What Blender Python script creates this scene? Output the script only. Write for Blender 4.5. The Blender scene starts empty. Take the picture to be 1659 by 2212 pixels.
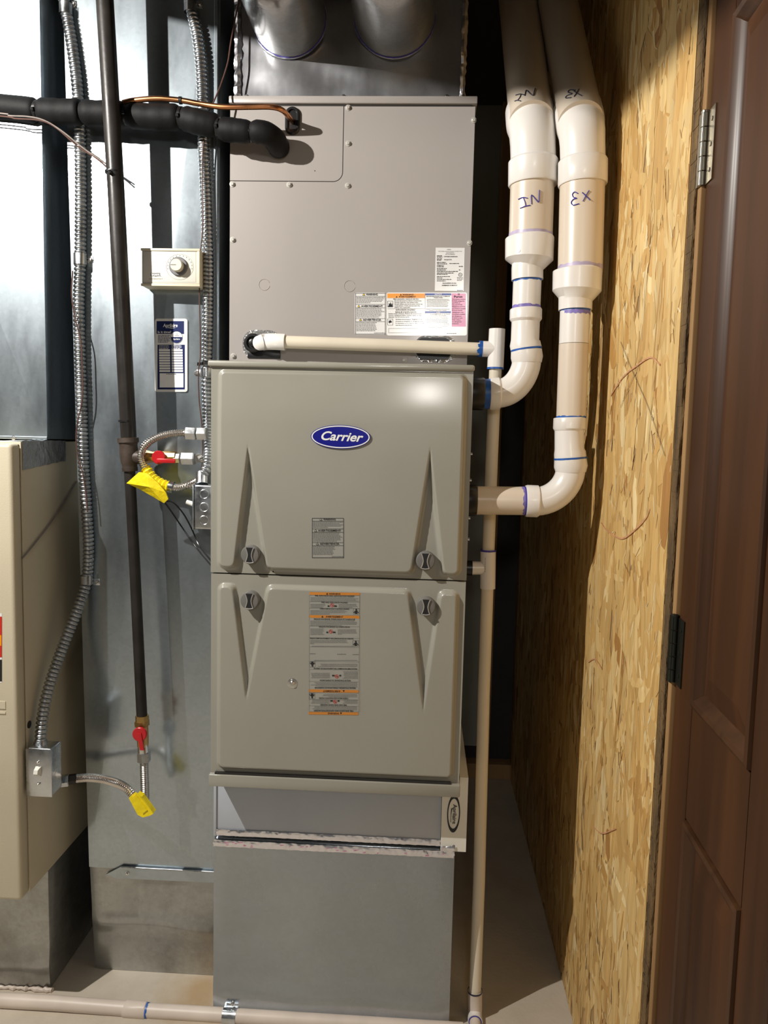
import bpy, bmesh, math, random
from mathutils import Vector, Matrix
from math import sin, cos, pi, sqrt
random.seed(7)
S = bpy.context.scene
COL = S.collection
HC = 2.6      # ceiling height

# ------------------------------------------------------------------ camera
W, H = 1659, 2212
F = 1661.0
YAW, PITCH, ROLL = .0491, .094, .0235
CAM = Vector((.4414, -1.5996, 1.345))
_f = Vector((-sin(YAW)*cos(PITCH), cos(YAW)*cos(PITCH), -sin(PITCH)))
_r0 = Vector((cos(YAW), sin(YAW), 0)); _u0 = _r0.cross(_f)
_r = _r0*cos(ROLL) + _u0*sin(ROLL); _u = -_r0*sin(ROLL) + _u0*cos(ROLL)
cd = bpy.data.cameras.new('camera'); co = bpy.data.objects.new('camera', cd); COL.objects.link(co)
cd.sensor_fit = 'VERTICAL'; cd.sensor_height = 36; cd.lens = 36*F/H; cd.clip_start = .02
m = Matrix.Identity(4)
for i in range(3):
    m[i][0] = _r[i]; m[i][1] = _u[i]; m[i][2] = -_f[i]; m[i][3] = CAM[i]
co.matrix_world = m
S.camera = co

# ------------------------------------------------------------------ world, light, exposure
wd = bpy.data.worlds.new('world'); S.world = wd; wd.use_nodes = True
wd.node_tree.nodes['Background'].inputs[0].default_value = (.9, .95, 1, 1)
wd.node_tree.nodes['Background'].inputs[1].default_value = .012
def lamp(name, loc, power, color, radius):
    l = bpy.data.lights.new(name, 'POINT'); l.energy = power; l.color = color; l.shadow_soft_size = radius
    o = bpy.data.objects.new(name, l); COL.objects.link(o); o.location = loc
    return o
lamp('ceiling_bulb_near', (-.88, -.84, 2.30), 104, (1, .955, .89), .009)
lamp('ceiling_bulb_far', (.46, -4.2, 2.19), 24, (1, .96, .90), .10)
lamp('fill_light_right', (.74, -3.2, 2.25), 8, (1, .96, .90), .06)  # added fill light, lifts the front-facing shadows; not a known bulb
S.view_settings.view_transform = 'Standard'; S.view_settings.look = 'None'
S.view_settings.gamma = 1; S.view_settings.use_curve_mapping = False
S.view_settings.exposure = 0.62

# ------------------------------------------------------------------ pixel rays on real planes
def ray(px, py): return _f + _r*((px - W/2)/F) - _u*((py - H/2)/F)
def P(px, py, Y):
    d = ray(px, py); return CAM + d*((Y - CAM.y)/d.y)
def PX(px, py, X):
    d = ray(px, py); return CAM + d*((X - CAM.x)/d.x)
def PCYL(px, py, A, D, r):
    """first hit of the pixel ray on a cylinder of axis A + t D"""
    d = ray(px, py).normalized(); D = D.normalized(); o = CAM - A
    dd = d - D*d.dot(D); oo = o - D*o.dot(D)
    a = dd.dot(dd); b = 2*dd.dot(oo); c = oo.dot(oo) - r*r
    q = b*b - 4*a*c
    t = (-b - sqrt(max(q, 0)))/(2*a)
    return CAM + d*t

# ------------------------------------------------------------------ materials
def node_mat(name):
    mt = bpy.data.materials.new(name); mt.use_nodes = True
    nt = mt.node_tree; return mt, nt, nt.nodes['Principled BSDF']
def N(nt, t, **k):
    n = nt.nodes.new(t)
    for a, v in k.items(): setattr(n, a, v)
    return n
def coords(nt, scale=(1, 1, 1)):
    tc = N(nt, 'ShaderNodeTexCoord'); mp = N(nt, 'ShaderNodeMapping')
    mp.inputs['Scale'].default_value = scale
    nt.links.new(tc.outputs['Object'], mp.inputs[0]); return mp.outputs[0]
def mat(name, col, rough=.5, metal=0, noise=.06, scale=12, stretch=(1, 1, 1), bump=0, bscale=60, rvar=0, coat=0, spec=.5, detail=4):
    """base colour with procedural mottling, roughness variation and fine relief"""
    mt, nt, b = node_mat(name)
    v = coords(nt, stretch)
    nz = N(nt, 'ShaderNodeTexNoise'); nz.inputs['Scale'].default_value = scale; nz.inputs['Detail'].default_value = detail
    nt.links.new(v, nz.inputs['Vector'])
    cr = N(nt, 'ShaderNodeValToRGB')
    cr.color_ramp.elements[0].position = .3; cr.color_ramp.elements[1].position = .7
    lo = [max(0, c*(1 - noise)) for c in col]; hi = [min(1, c*(1 + noise)) for c in col]
    cr.color_ramp.elements[0].color = (*lo, 1); cr.color_ramp.elements[1].color = (*hi, 1)
    nt.links.new(nz.outputs['Fac'], cr.inputs[0]); nt.links.new(cr.outputs[0], b.inputs['Base Color'])
    b.inputs['Metallic'].default_value = metal; b.inputs['Roughness'].default_value = rough
    b.inputs['Specular IOR Level'].default_value = spec
    if coat: b.inputs['Coat Weight'].default_value = coat; b.inputs['Coat Roughness'].default_value = .13
    if rvar:
        mr = N(nt, 'ShaderNodeMapRange'); mr.inputs[3].default_value = max(.03, rough - rvar); mr.inputs[4].default_value = rough + rvar
        mr.inputs[1].default_value = .3; mr.inputs[2].default_value = .7
        nt.links.new(nz.outputs['Fac'], mr.inputs[0]); nt.links.new(mr.outputs[0], b.inputs['Roughness'])
    if bump:
        n2 = N(nt, 'ShaderNodeTexNoise'); n2.inputs['Scale'].default_value = bscale; n2.inputs['Detail'].default_value = 3
        nt.links.new(v, n2.inputs['Vector'])
        bp = N(nt, 'ShaderNodeBump'); bp.inputs['Strength'].default_value = bump; bp.inputs['Distance'].default_value = .01
        nt.links.new(n2.outputs['Fac'], bp.inputs['Height']); nt.links.new(bp.outputs[0], b.inputs['Normal'])
    return mt
def galvanized(name, col, rough, rvar=.1, spangle=.12, dent=.25, dscale=5, dirt=0, sharp=.45, metal=.94, stain=(.32, .26, .19)):
    mt, nt, b = node_mat(name)
    v = coords(nt)
    vo = N(nt, 'ShaderNodeTexVoronoi'); vo.inputs['Scale'].default_value = 130
    nt.links.new(v, vo.inputs['Vector'])
    nz = N(nt, 'ShaderNodeTexNoise'); nz.inputs['Scale'].default_value = 4; nz.inputs['Detail'].default_value = 6; nz.inputs['Roughness'].default_value = .62
    nt.links.new(coords(nt, (1.6, 1.6, .5)), nz.inputs['Vector'])
    hsv = N(nt, 'ShaderNodeSeparateColor'); nt.links.new(vo.outputs['Color'], hsv.inputs[0])
    cr = N(nt, 'ShaderNodeValToRGB')
    cr.color_ramp.elements[0].color = (*[c*(1 - spangle) for c in col], 1); cr.color_ramp.elements[1].color = (*[min(1, c*(1 + spangle)) for c in col], 1)
    nt.links.new(hsv.outputs[0], cr.inputs[0])
    mx = N(nt, 'ShaderNodeMix', data_type='RGBA'); mx.inputs['Factor'].default_value = 0
    nt.links.new(cr.outputs[0], mx.inputs['A']); mx.inputs['B'].default_value = (*stain, 1)
    if dirt:
        n3 = N(nt, 'ShaderNodeTexNoise'); n3.inputs['Scale'].default_value = 6; n3.inputs['Detail'].default_value = 8; n3.inputs['Roughness'].default_value = .7
        nt.links.new(v, n3.inputs['Vector'])
        m3 = N(nt, 'ShaderNodeMapRange'); m3.inputs[1].default_value = .45; m3.inputs[2].default_value = .75; m3.inputs[3].default_value = 0; m3.inputs[4].default_value = dirt
        nt.links.new(n3.outputs['Fac'], m3.inputs[0]); nt.links.new(m3.outputs[0], mx.inputs['Factor'])
    nt.links.new(mx.outputs['Result'], b.inputs['Base Color'])
    b.inputs['Metallic'].default_value = metal
    mr = N(nt, 'ShaderNodeMapRange'); mr.inputs[1].default_value = .3; mr.inputs[2].default_value = .7
    mr.inputs[3].default_value = rough - rvar; mr.inputs[4].default_value = rough + rvar
    nt.links.new(nz.outputs['Fac'], mr.inputs[0]); nt.links.new(mr.outputs[0], b.inputs['Roughness'])
    n2 = N(nt, 'ShaderNodeTexNoise'); n2.inputs['Scale'].default_value = dscale; n2.inputs['Detail'].default_value = 1.5
    nt.links.new(v, n2.inputs['Vector'])
    bp = N(nt, 'ShaderNodeBump'); bp.inputs['Strength'].default_value = dent; bp.inputs['Distance'].default_value = .01
    nt.links.new(n2.outputs['Fac'], bp.inputs['Height']); nt.links.new(bp.outputs[0], b.inputs['Normal'])
    if sharp:
        b2 = N(nt, 'ShaderNodeBsdfPrincipled'); b2.inputs['Metallic'].default_value = 1; b2.inputs['Roughness'].default_value = .15
        nt.links.new(mx.outputs['Result'], b2.inputs['Base Color']); nt.links.new(bp.outputs[0], b2.inputs['Normal'])
        ms = N(nt, 'ShaderNodeMixShader'); ms.inputs[0].default_value = sharp
        nt.links.new(b.outputs[0], ms.inputs[1]); nt.links.new(b2.outputs[0], ms.inputs[2]); nt.links.new(ms.outputs[0], nt.nodes['Material Output'].inputs[0])
    return mt
def wood(name, dark, light, rough=.35, scale=18, coat=.3):
    mt, nt, b = node_mat(name)
    v = coords(nt, (1, 1, .07))
    nz = N(nt, 'ShaderNodeTexNoise'); nz.inputs['Scale'].default_value = scale; nz.inputs['Detail'].default_value = 8; nz.inputs['Distortion'].default_value = .6
    nt.links.new(v, nz.inputs['Vector'])
    cr = N(nt, 'ShaderNodeValToRGB'); cr.color_ramp.elements[0].position = .32; cr.color_ramp.elements[1].position = .72
    cr.color_ramp.elements[0].color = (*dark, 1); cr.color_ramp.elements[1].color = (*light, 1)
    nt.links.new(nz.outputs['Fac'], cr.inputs[0]); nt.links.new(cr.outputs[0], b.inputs['Base Color'])
    b.inputs['Roughness'].default_value = rough; b.inputs['Specular IOR Level'].default_value = .3; b.inputs['Coat Weight'].default_value = coat; b.inputs['Coat Roughness'].default_value = .25
    return mt
def vcol_mat(name, rough=.6):
    mt, nt, b = node_mat(name)
    at = N(nt, 'ShaderNodeAttribute'); at.attribute_name = 'flake_colour'
    nz = N(nt, 'ShaderNodeTexNoise'); nz.inputs['Scale'].default_value = 60; nz.inputs['Detail'].default_value = 5
    nt.links.new(coords(nt, (1, 1, .12)), nz.inputs['Vector'])
    mr = N(nt, 'ShaderNodeMapRange'); mr.inputs[1].default_value = .3; mr.inputs[2].default_value = .7; mr.inputs[3].default_value = .86; mr.inputs[4].default_value = 1.10
    nt.links.new(nz.outputs['Fac'], mr.inputs[0])
    mx = N(nt, 'ShaderNodeVectorMath', operation='SCALE')
    nt.links.new(at.outputs['Color'], mx.inputs[0]); nt.links.new(mr.outputs[0], mx.inputs['Scale'])
    nt.links.new(mx.outputs[0], b.inputs['Base Color']); b.inputs['Roughness'].default_value = rough
    return mt

M = {}
M['galv'] = galvanized('galvanized_sheet', (.44, .50, .545), .40, .14, .04, .11, 4, 0, .5, .88)
M['galv_boot'] = galvanized('galvanized_boot', (.40, .445, .49), .27, .09, .025, .10, 3, .10, .5)
M['galv_dirty'] = galvanized('galvanized_dusty', (.47, .48, .47), .46, .10, .04, .12, 4, .75, .2, .94, (.19, .175, .15))
M['galv_foil'] = galvanized('galvanized_wrinkled', (.58, .59, .62), .40, .10, .03, .6, 9, 0, .35)
M['galv_round'] = galvanized('galvanized_round_pipe', (.44, .44, .43), .34, .10, .06, .25, 8)
M['foil'] = galvanized('foil_tape', (.86, .86, .93), .26, .10, .03, .5, 45, 0, .4)
M['steel'] = mat('zinc_steel', (.62, .65, .68), .28, 1, .1, 40, rvar=.08)
M['conduit'] = mat('conduit_steel', (.46, .48, .50), .36, 1, .12, 30, rvar=.07)
M['stainless'] = mat('stainless_corrugated', (.70, .66, .62), .25, 1, .06, 40)
M['painted_screw'] = mat('painted_screw', (.50, .48, .44), .35, .2, .05, 60)
M['chrome'] = mat('screw_metal', (.75, .75, .74), .25, 1, .05, 90)
M['black_iron'] = mat('black_iron', (.020, .017, .015), .38, 0, .35, 14, rvar=.08, bump=.02, bscale=120, spec=.35)
M['rusty_iron'] = mat('rusty_iron', (.050, .036, .028), .5, .1, .45, 25, rvar=.12, bump=.06, bscale=120)
M['brass'] = mat('brass', (.55, .36, .14), .35, 1, .15, 40, rvar=.1)
M['red'] = mat('red_enamel', (.50, .012, .018), .32, 0, .1, 30)
M['yellow'] = mat('yellow_tag_vinyl', (.92, .72, .005), .42, 0, .06, 30, bump=.25, bscale=60)
M['foam'] = mat('black_foam', (.0045, .0045, .005), .65, 0, .3, 25, bump=.12, bscale=35, spec=.22)
M['tie'] = mat('black_nylon', (.008, .008, .009), .35, 0, .2, 40)
M['rubber'] = mat('black_rubber', (.010, .010, .011), .33, 0, .2, 40)
M['copper'] = mat('copper_tube', (.62, .27, .12), .27, 1, .2, 14, rvar=.08)
M['taupe'] = mat('taupe_enamel', (.335, .325, .276), .33, .0, .03, 5, rvar=.04, bump=.02, bscale=420, coat=1)
M['taupe_flat'] = mat('taupe_coil_enamel', (.365, .335, .316), .36, .0, .035, 3, stretch=(1, 1, .3), rvar=.04, coat=.35)
M['taupe_shade'] = mat('taupe_gap_shade', (.02, .019, .017), .6)  # near-black copy of the taupe: shade inside gaps put into colour
M['beige'] = mat('beige_enamel', (.58, .52, .385), .40, 0, .04, 5, bump=.06, bscale=350)
M['cream'] = mat('cream_plastic', (.72, .66, .50), .42, 0, .03, 20)
M['cream_face'] = mat('cream_faceplate', (.74, .71, .63), .38, 0, .02, 20)
M['filter_paint'] = mat('filter_cabinet_paint', (.50, .54, .60), .40, .1, .05, 6, bump=.05, bscale=40)
M['white_plastic'] = mat('white_plastic', (.78, .77, .70), .4, 0, .02, 20)
M['pvc'] = mat('white_pvc', (.80, .77, .73), .30, 0, .02, 14, coat=.15)
M['pvc_pipe'] = mat('cream_pvc_pipe', (.70, .61, .50), .32, 0, .05, 9, stretch=(1, 1, .2), coat=.1)
M['pvc_drain'] = mat('beige_drain_pipe', (.72, .65, .52), .38, 0, .06, 10, stretch=(1, 1, .3))
M['pvc_dirty'] = mat('dusty_pvc_pipe', (.68, .59, .51), .42, 0, .10, 10)
M['blue'] = mat('blue_pvc_cement', (.015, .10, .40), .4, 0, .35, 60)
M['purple'] = mat('purple_primer', (.22, .18, .52), .4, 0, .3, 50)
M['pale_purple'] = mat('pale_purple_primer', (.46, .40, .56), .4, 0, .2, 50)
M['ink'] = mat('blue_marker_ink', (.05, .04, .32), .5, 0, .1, 80)
M['dark_ink'] = mat('dark_marker_ink', (.03, .03, .06), .5, 0, .1, 80)
M['lettering_black'] = mat('print_black', (.015, .015, .017), .5, 0, .05, 80)
M['print_grey'] = mat('print_grey', (.16, .16, .16), .5, 0, .1, 80)
M['print_white'] = mat('print_white', (.86, .86, .86), .4, 0, .02, 80)
M['label_white'] = mat('label_white', (.80, .80, .79), .16, 0, .01, 40, coat=1)
M['label_silver'] = mat('label_silver', (.40, .40, .36), .30, .2, .03, 40)
M['label_orange'] = mat('label_orange', (.88, .32, .01), .25, 0, .03, 40, coat=.4)
M['label_brown_orange'] = mat('label_dull_orange', (.62, .24, .04), .3, 0, .03, 40)
M['label_blue'] = mat('label_blue', (.012, .055, .32), .25, 0, .03, 40, coat=.4)
M['label_pink'] = mat('label_pink', (.72, .25, .44), .25, 0, .03, 40, coat=.4)
M['navy'] = mat('navy_print', (.008, .018, .10), .3, 0, .05, 40)
M['badge_blue'] = mat('badge_blue', (.006, .008, .24), .25, 0, .03, 40, coat=.4)
M['pink_print'] = mat('pink_print', (.60, .24, .36), .4, 0, .1, 80)
M['warn_yellow'] = mat('label_yellow', (.85, .55, .03), .3, 0, .03, 60)
M['sign_red'] = mat('label_red', (.55, .03, .02), .3, 0, .03, 60)
M['knob_grey'] = mat('knob_grey', (.17, .165, .155), .4, 0, .05, 40)
M['knob_light'] = mat('knob_light', (.42, .41, .39), .35, .3, .04, 40)
M['dial_grey'] = mat('dial_grey', (.14, .14, .15), .4, 0, .05, 40)
M['duct_tape'] = mat('silver_duct_tape', (.40, .42, .43), .35, .6, .12, 25, bump=.5, bscale=50)
M['hinge'] = mat('satin_nickel', (.42, .39, .32), .30, 1, .08, 40)
M['hinge_dark'] = mat('dark_bronze', (.06, .065, .055), .35, .9, .1, 40)
M['door'] = wood('brown_stained_door', (.035, .0125, .0042), (.080, .030, .0092), .50, 14, 0)
M['door_mold'] = wood('brown_stained_moulding', (.032, .0125, .005), (.080, .033, .012), .42, 22, .08)
M['jamb'] = wood('jamb_pine', (.26, .14, .055), (.42, .25, .11), .5, 20, .1)
M['jamb_rough'] = mat('rough_cut_edge', (.13, .078, .030), .85, 0, .6, 35, stretch=(1, 1, .25), bump=1, bscale=120)
M['stud'] = wood('stud_pine', (.30, .17, .075), (.46, .29, .14), .6, 15, 0)
M['drywall'] = mat('grey_drywall', (.20, .20, .18), .8, 0, .06, 5)
M['room_paint'] = mat('room_paint', (.11, .118, .125), .8, 0, .03, 3)
M['room_light'] = mat('pale_drywall', (.32, .32, .28), .8, 0, .05, 5)
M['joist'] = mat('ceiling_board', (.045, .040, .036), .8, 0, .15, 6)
M['clear'] = mat('clear_gasket_film', (.55, .55, .54), .14, .7, .1, 30, bump=.8, bscale=45)
M['wire_brown'] = mat('brown_wire', (.09, .045, .035), .4, 0, .15, 60)
M['wire_grey'] = mat('grey_wire', (.22, .19, .17), .4, 0, .15, 60)
M['wire_black'] = mat('black_wire', (.015, .014, .014), .28, 0, .1, 60)
M['osb_base'] = mat('osb_board', (.46, .29, .12), .7, 0, .35, 20, stretch=(1, 1, .2))
M['osb_flake'] = vcol_mat('osb_flakes', .55)
M['red_marker'] = mat('red_marker_line', (.62, .32, .17), .6, 0, .2, 80)
M['pencil'] = mat('pencil_line', (.16, .12, .08), .6, 0, .2, 80)

def concrete():
    mt, nt, b = node_mat('concrete_floor')
    v = coords(nt)
    n1 = N(nt, 'ShaderNodeTexNoise'); n1.inputs['Scale'].default_value = 3.5; n1.inputs['Detail'].default_value = 9; n1.inputs['Roughness'].default_value = .65
    nt.links.new(v, n1.inputs['Vector'])
    cr = N(nt, 'ShaderNodeValToRGB'); cr.color_ramp.elements[0].position = .3; cr.color_ramp.elements[1].position = .7
    cr.color_ramp.elements[0].color = (.46, .40, .32, 1); cr.color_ramp.elements[1].color = (.62, .555, .455, 1)
    nt.links.new(n1.outputs['Fac'], cr.inputs[0])
    # a rust stain with a shape of its own beside the duct boot
    sx = N(nt, 'ShaderNodeVectorMath', operation='DISTANCE'); nt.links.new(v, sx.inputs[0]); sx.inputs[1].default_value = (.44, 1.925, .1)
    ns = N(nt, 'ShaderNodeTexNoise'); ns.inputs['Scale'].default_value = 14; ns.inputs['Detail'].default_value = 6; nt.links.new(v, ns.inputs['Vector'])
    ad = N(nt, 'ShaderNodeMath', operation='MULTIPLY_ADD'); nt.links.new(ns.outputs['Fac'], ad.inputs[0]); ad.inputs[1].default_value = .12; nt.links.new(sx.outputs['Value'], ad.inputs[2])
    mr = N(nt, 'ShaderNodeMapRange'); mr.inputs[1].default_value = .09; mr.inputs[2].default_value = .19; mr.inputs[3].default_value = .7; mr.inputs[4].default_value = 0
    nt.links.new(ad.outputs[0], mr.inputs[0])
    mx = N(nt, 'ShaderNodeMix', data_type='RGBA'); nt.links.new(mr.outputs[0], mx.inputs['Factor']); nt.links.new(cr.outputs[0], mx.inputs['A']); mx.inputs['B'].default_value = (.42, .25, .09, 1)
    nt.links.new(mx.outputs['Result'], b.inputs['Base Color']); b.inputs['Roughness'].default_value = .62
    n2 = N(nt, 'ShaderNodeTexNoise'); n2.inputs['Scale'].default_value = 90; nt.links.new(v, n2.inputs['Vector'])
    bp = N(nt, 'ShaderNodeBump'); bp.inputs['Strength'].default_value = .15; bp.inputs['Distance'].default_value = .004
    nt.links.new(n2.outputs['Fac'], bp.inputs['Height']); nt.links.new(bp.outputs[0], b.inputs['Normal'])
    return mt
M['concrete'] = concrete()

# ------------------------------------------------------------------ mesh building
def thing(name, label, cat, loc=(0, 0, 0), group=None):
    o = bpy.data.objects.new(name, None); COL.objects.link(o); o.location = loc; o.empty_display_size = .05
    o['label'] = label; o['category'] = cat
    if group: o['group'] = group
    return o
def origin_of(p):
    v = Vector((0, 0, 0))
    while p is not None: v += p.location; p = p.parent
    return v
class MB:
    def __init__(s): s.v = []; s.f = []
    def add(s, vs, fs):
        n = len(s.v); s.v += [Vector(q) for q in vs]; s.f += [tuple(i + n for i in f) for f in fs]; return s
    def box(s, a, b, bev=0, seg=2):
        a, b = Vector(a), Vector(b)
        if not bev:
            x0, y0, z0 = a; x1, y1, z1 = b
            return s.add([(x0,y0,z0),(x1,y0,z0),(x1,y1,z0),(x0,y1,z0),(x0,y0,z1),(x1,y0,z1),(x1,y1,z1),(x0,y1,z1)],
                         [(3,2,1,0),(4,5,6,7),(0,1,5,4),(1,2,6,5),(2,3,7,6),(3,0,4,7)])
        bm = bmesh.new(); bmesh.ops.create_cube(bm, size=1)
        for q in bm.verts: q.co = Vector((a[i] + (q.co[i] + .5)*(b[i] - a[i]) for i in range(3)))
        bmesh.ops.bevel(bm, geom=list(bm.edges), offset=bev, segments=seg, profile=.5, affect='EDGES')
        bm.verts.index_update()
        s.add([q.co.copy() for q in bm.verts], [[q.index for q in f.verts] for f in bm.faces]); bm.free(); return s
    def tube(s, pts, rad, seg=20, caps=True):
        pts = [Vector(p) for p in pts]; n = len(pts)
        if not hasattr(rad, '__len__'): rad = [rad]*n
        tg = []
        for i in range(n):
            a = pts[max(0, i - 1)]; b = pts[min(n - 1, i + 1)]; t = b - a
            if t.length < 1e-9: t = tg[-1] if tg else Vector((0, 0, 1))
            tg.append(t.normalized())
        t0 = tg[0]; ref = Vector((0, -1, 0)) if abs(t0.y) < .9 else Vector((1, 0, 0))
        nrm = (ref - t0*ref.dot(t0)).normalized()
        vs = []; fs = []
        for i in range(n):
            nrm = (nrm - tg[i]*nrm.dot(tg[i])).normalized(); bi = tg[i].cross(nrm)
            for k in range(seg):
                a = 2*pi*k/seg; vs.append(pts[i] + (nrm*cos(a) + bi*sin(a))*rad[i])
        for i in range(n - 1):
            for k in range(seg):
                k2 = (k + 1) % seg
                fs.append((i*seg + k, i*seg + k2, (i + 1)*seg + k2, (i + 1)*seg + k))
        if caps: fs.append(tuple(range(seg))[::-1]); fs.append(tuple((n - 1)*seg + k for k in range(seg)))
        return s.add(vs, fs)
    def prism(s, poly, depth):
        """poly: world points in order (front face), depth: vector to back face"""
        n = len(poly); d = Vector(depth)
        vs = [Vector(p) for p in poly] + [Vector(p) + d for p in poly]
        fs = [tuple(range(n)), tuple(range(2*n - 1, n - 1, -1))] + [(i, i + n, (i + 1) % n + n, (i + 1) % n) for i in range(n)]
        return s.add(vs, fs)
    def poly(s, pts): return s.add(pts, [tuple(range(len(pts)))])
    def strip(s, pts, w, nrm):
        """flat ribbon along pts on a surface of normal nrm"""
        pts = [Vector(p) for p in pts]; nrm = Vector(nrm)
        vs = []
        for i, p in enumerate(pts):
            t = (pts[min(i + 1, len(pts) - 1)] - pts[max(i - 1, 0)]).normalized(); q = t.cross(nrm).normalized()*w/2
            vs += [p - q, p + q]
        return s.add(vs, [(2*i, 2*i + 1, 2*i + 3, 2*i + 2) for i in range(len(pts) - 1)])
    def build(s, name, m, parent=None, smooth=30, origin=None, label=None):
        me = bpy.data.meshes.new(name)
        if parent is not None: og = origin_of(parent)
        elif origin is not None: og = Vector(origin)
        else:
            xs = [q.x for q in s.v]; ys = [q.y for q in s.v]; zs = [q.z for q in s.v]
            og = Vector(((min(xs) + max(xs))/2, (min(ys) + max(ys))/2, min(zs)))
        me.from_pydata([q - og for q in s.v], [], s.f); me.validate()
        bm = bmesh.new(); bm.from_mesh(me); bmesh.ops.recalc_face_normals(bm, faces=bm.faces); bm.to_mesh(me); bm.free()
        if isinstance(m, str): m = M[m]
        me.materials.append(m)
        if smooth:
            for p in me.polygons: p.use_smooth = True
            me.set_sharp_from_angle(angle=math.radians(smooth))
        o = bpy.data.objects.new(name, me); COL.objects.link(o)
        if parent is not None: o.parent = parent
        else: o.location = og
        if label: o['label'] = label
        return o
def tag(o, label, cat, group=None):
    o['label'] = label; o['category'] = cat
    if group: o['group'] = group
    return o
def struct(o, label):
    o['kind'] = 'structure'; o['label'] = label; return o

def spline(pts, step):
    """Catmull-Rom through pts, resampled at a fixed step"""
    pts = [Vector(p) for p in pts]; q = [pts[0]*2 - pts[1]] + pts + [pts[-1]*2 - pts[-2]]
    dense = []
    for i in range(1, len(q) - 2):
        for k in range(24):
            t = k/24; a, b, c, d = q[i-1], q[i], q[i+1], q[i+2]
            dense.append(.5*((2*b) + (c - a)*t + (2*a - 5*b + 4*c - d)*t*t + (3*b - a - 3*c + d)*t**3))
    dense.append(pts[-1])
    out = [dense[0]]; acc = 0
    for a, b in zip(dense, dense[1:]):
        L = (b - a).length
        while acc + L >= step and L > 1e-9:
            a = a + (b - a)*((step - acc)/L); L = (b - a).length; acc = 0; out.append(a)
        acc += L
    out.append(dense[-1]); return out
def corrugated(pts, r, pitch, amp, seg=16, sharp=False):
    p = spline(pts, pitch/6); rad = []
    for i in range(len(p)):
        c = abs(sin(pi*i/6))**.55 if not sharp else .5 - .5*cos(2*pi*i/6)
        rad.append(r - amp + amp*c)
    return MB().tube(p, rad, seg)
def hexnut(a, b, r):
    """hexagonal nut between a and b with chamfered ends"""
    a, b = Vector(a), Vector(b); d = b - a
    return MB().tube([a, a + d*.08, a + d*.92, b], [r*.86, r, r, r*.86], 6)
def lathe_y(c, prof, seg=28):
    """profile of (radius, y offset) round the Y axis through c"""
    c = Vector(c); mb = MB(); n = len(prof); vs = []; fs = []
    for r, y in prof:
        for k in range(seg):
            a = 2*pi*k/seg; vs.append(c + Vector((r*cos(a), y, r*sin(a))))
    for i in range(n - 1):
        for k in range(seg):
            k2 = (k + 1) % seg; fs.append((i*seg + k, i*seg + k2, (i + 1)*seg + k2, (i + 1)*seg + k))
    fs.append(tuple(range(seg))); fs.append(tuple((n - 1)*seg + k for k in range(seg)))
    return mb.add(vs, fs)
def rrect(x0, z0, x1, z1, r, y, n=5):
    out = []
    for cx, cz, a0 in ((x1 - r, z1 - r, 0), (x0 + r, z1 - r, pi/2), (x0 + r, z0 + r, pi), (x1 - r, z0 + r, 1.5*pi)):
        for k in range(n + 1):
            a = a0 + pi/2*k/n; out.append(Vector((cx + r*cos(a), y, cz + r*sin(a))))
    return out
def screw(c, parent, r=.0055, m='chrome'):
    c = Vector(c)
    o = lathe_y(c, [(r*1.25, 0), (r*1.25, -.0012), (r*.8, -.0014), (r*.8, -.0045), (r*.6, -.0052)], 6 if False else 12).build('screw', m, parent)
    return o

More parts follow.
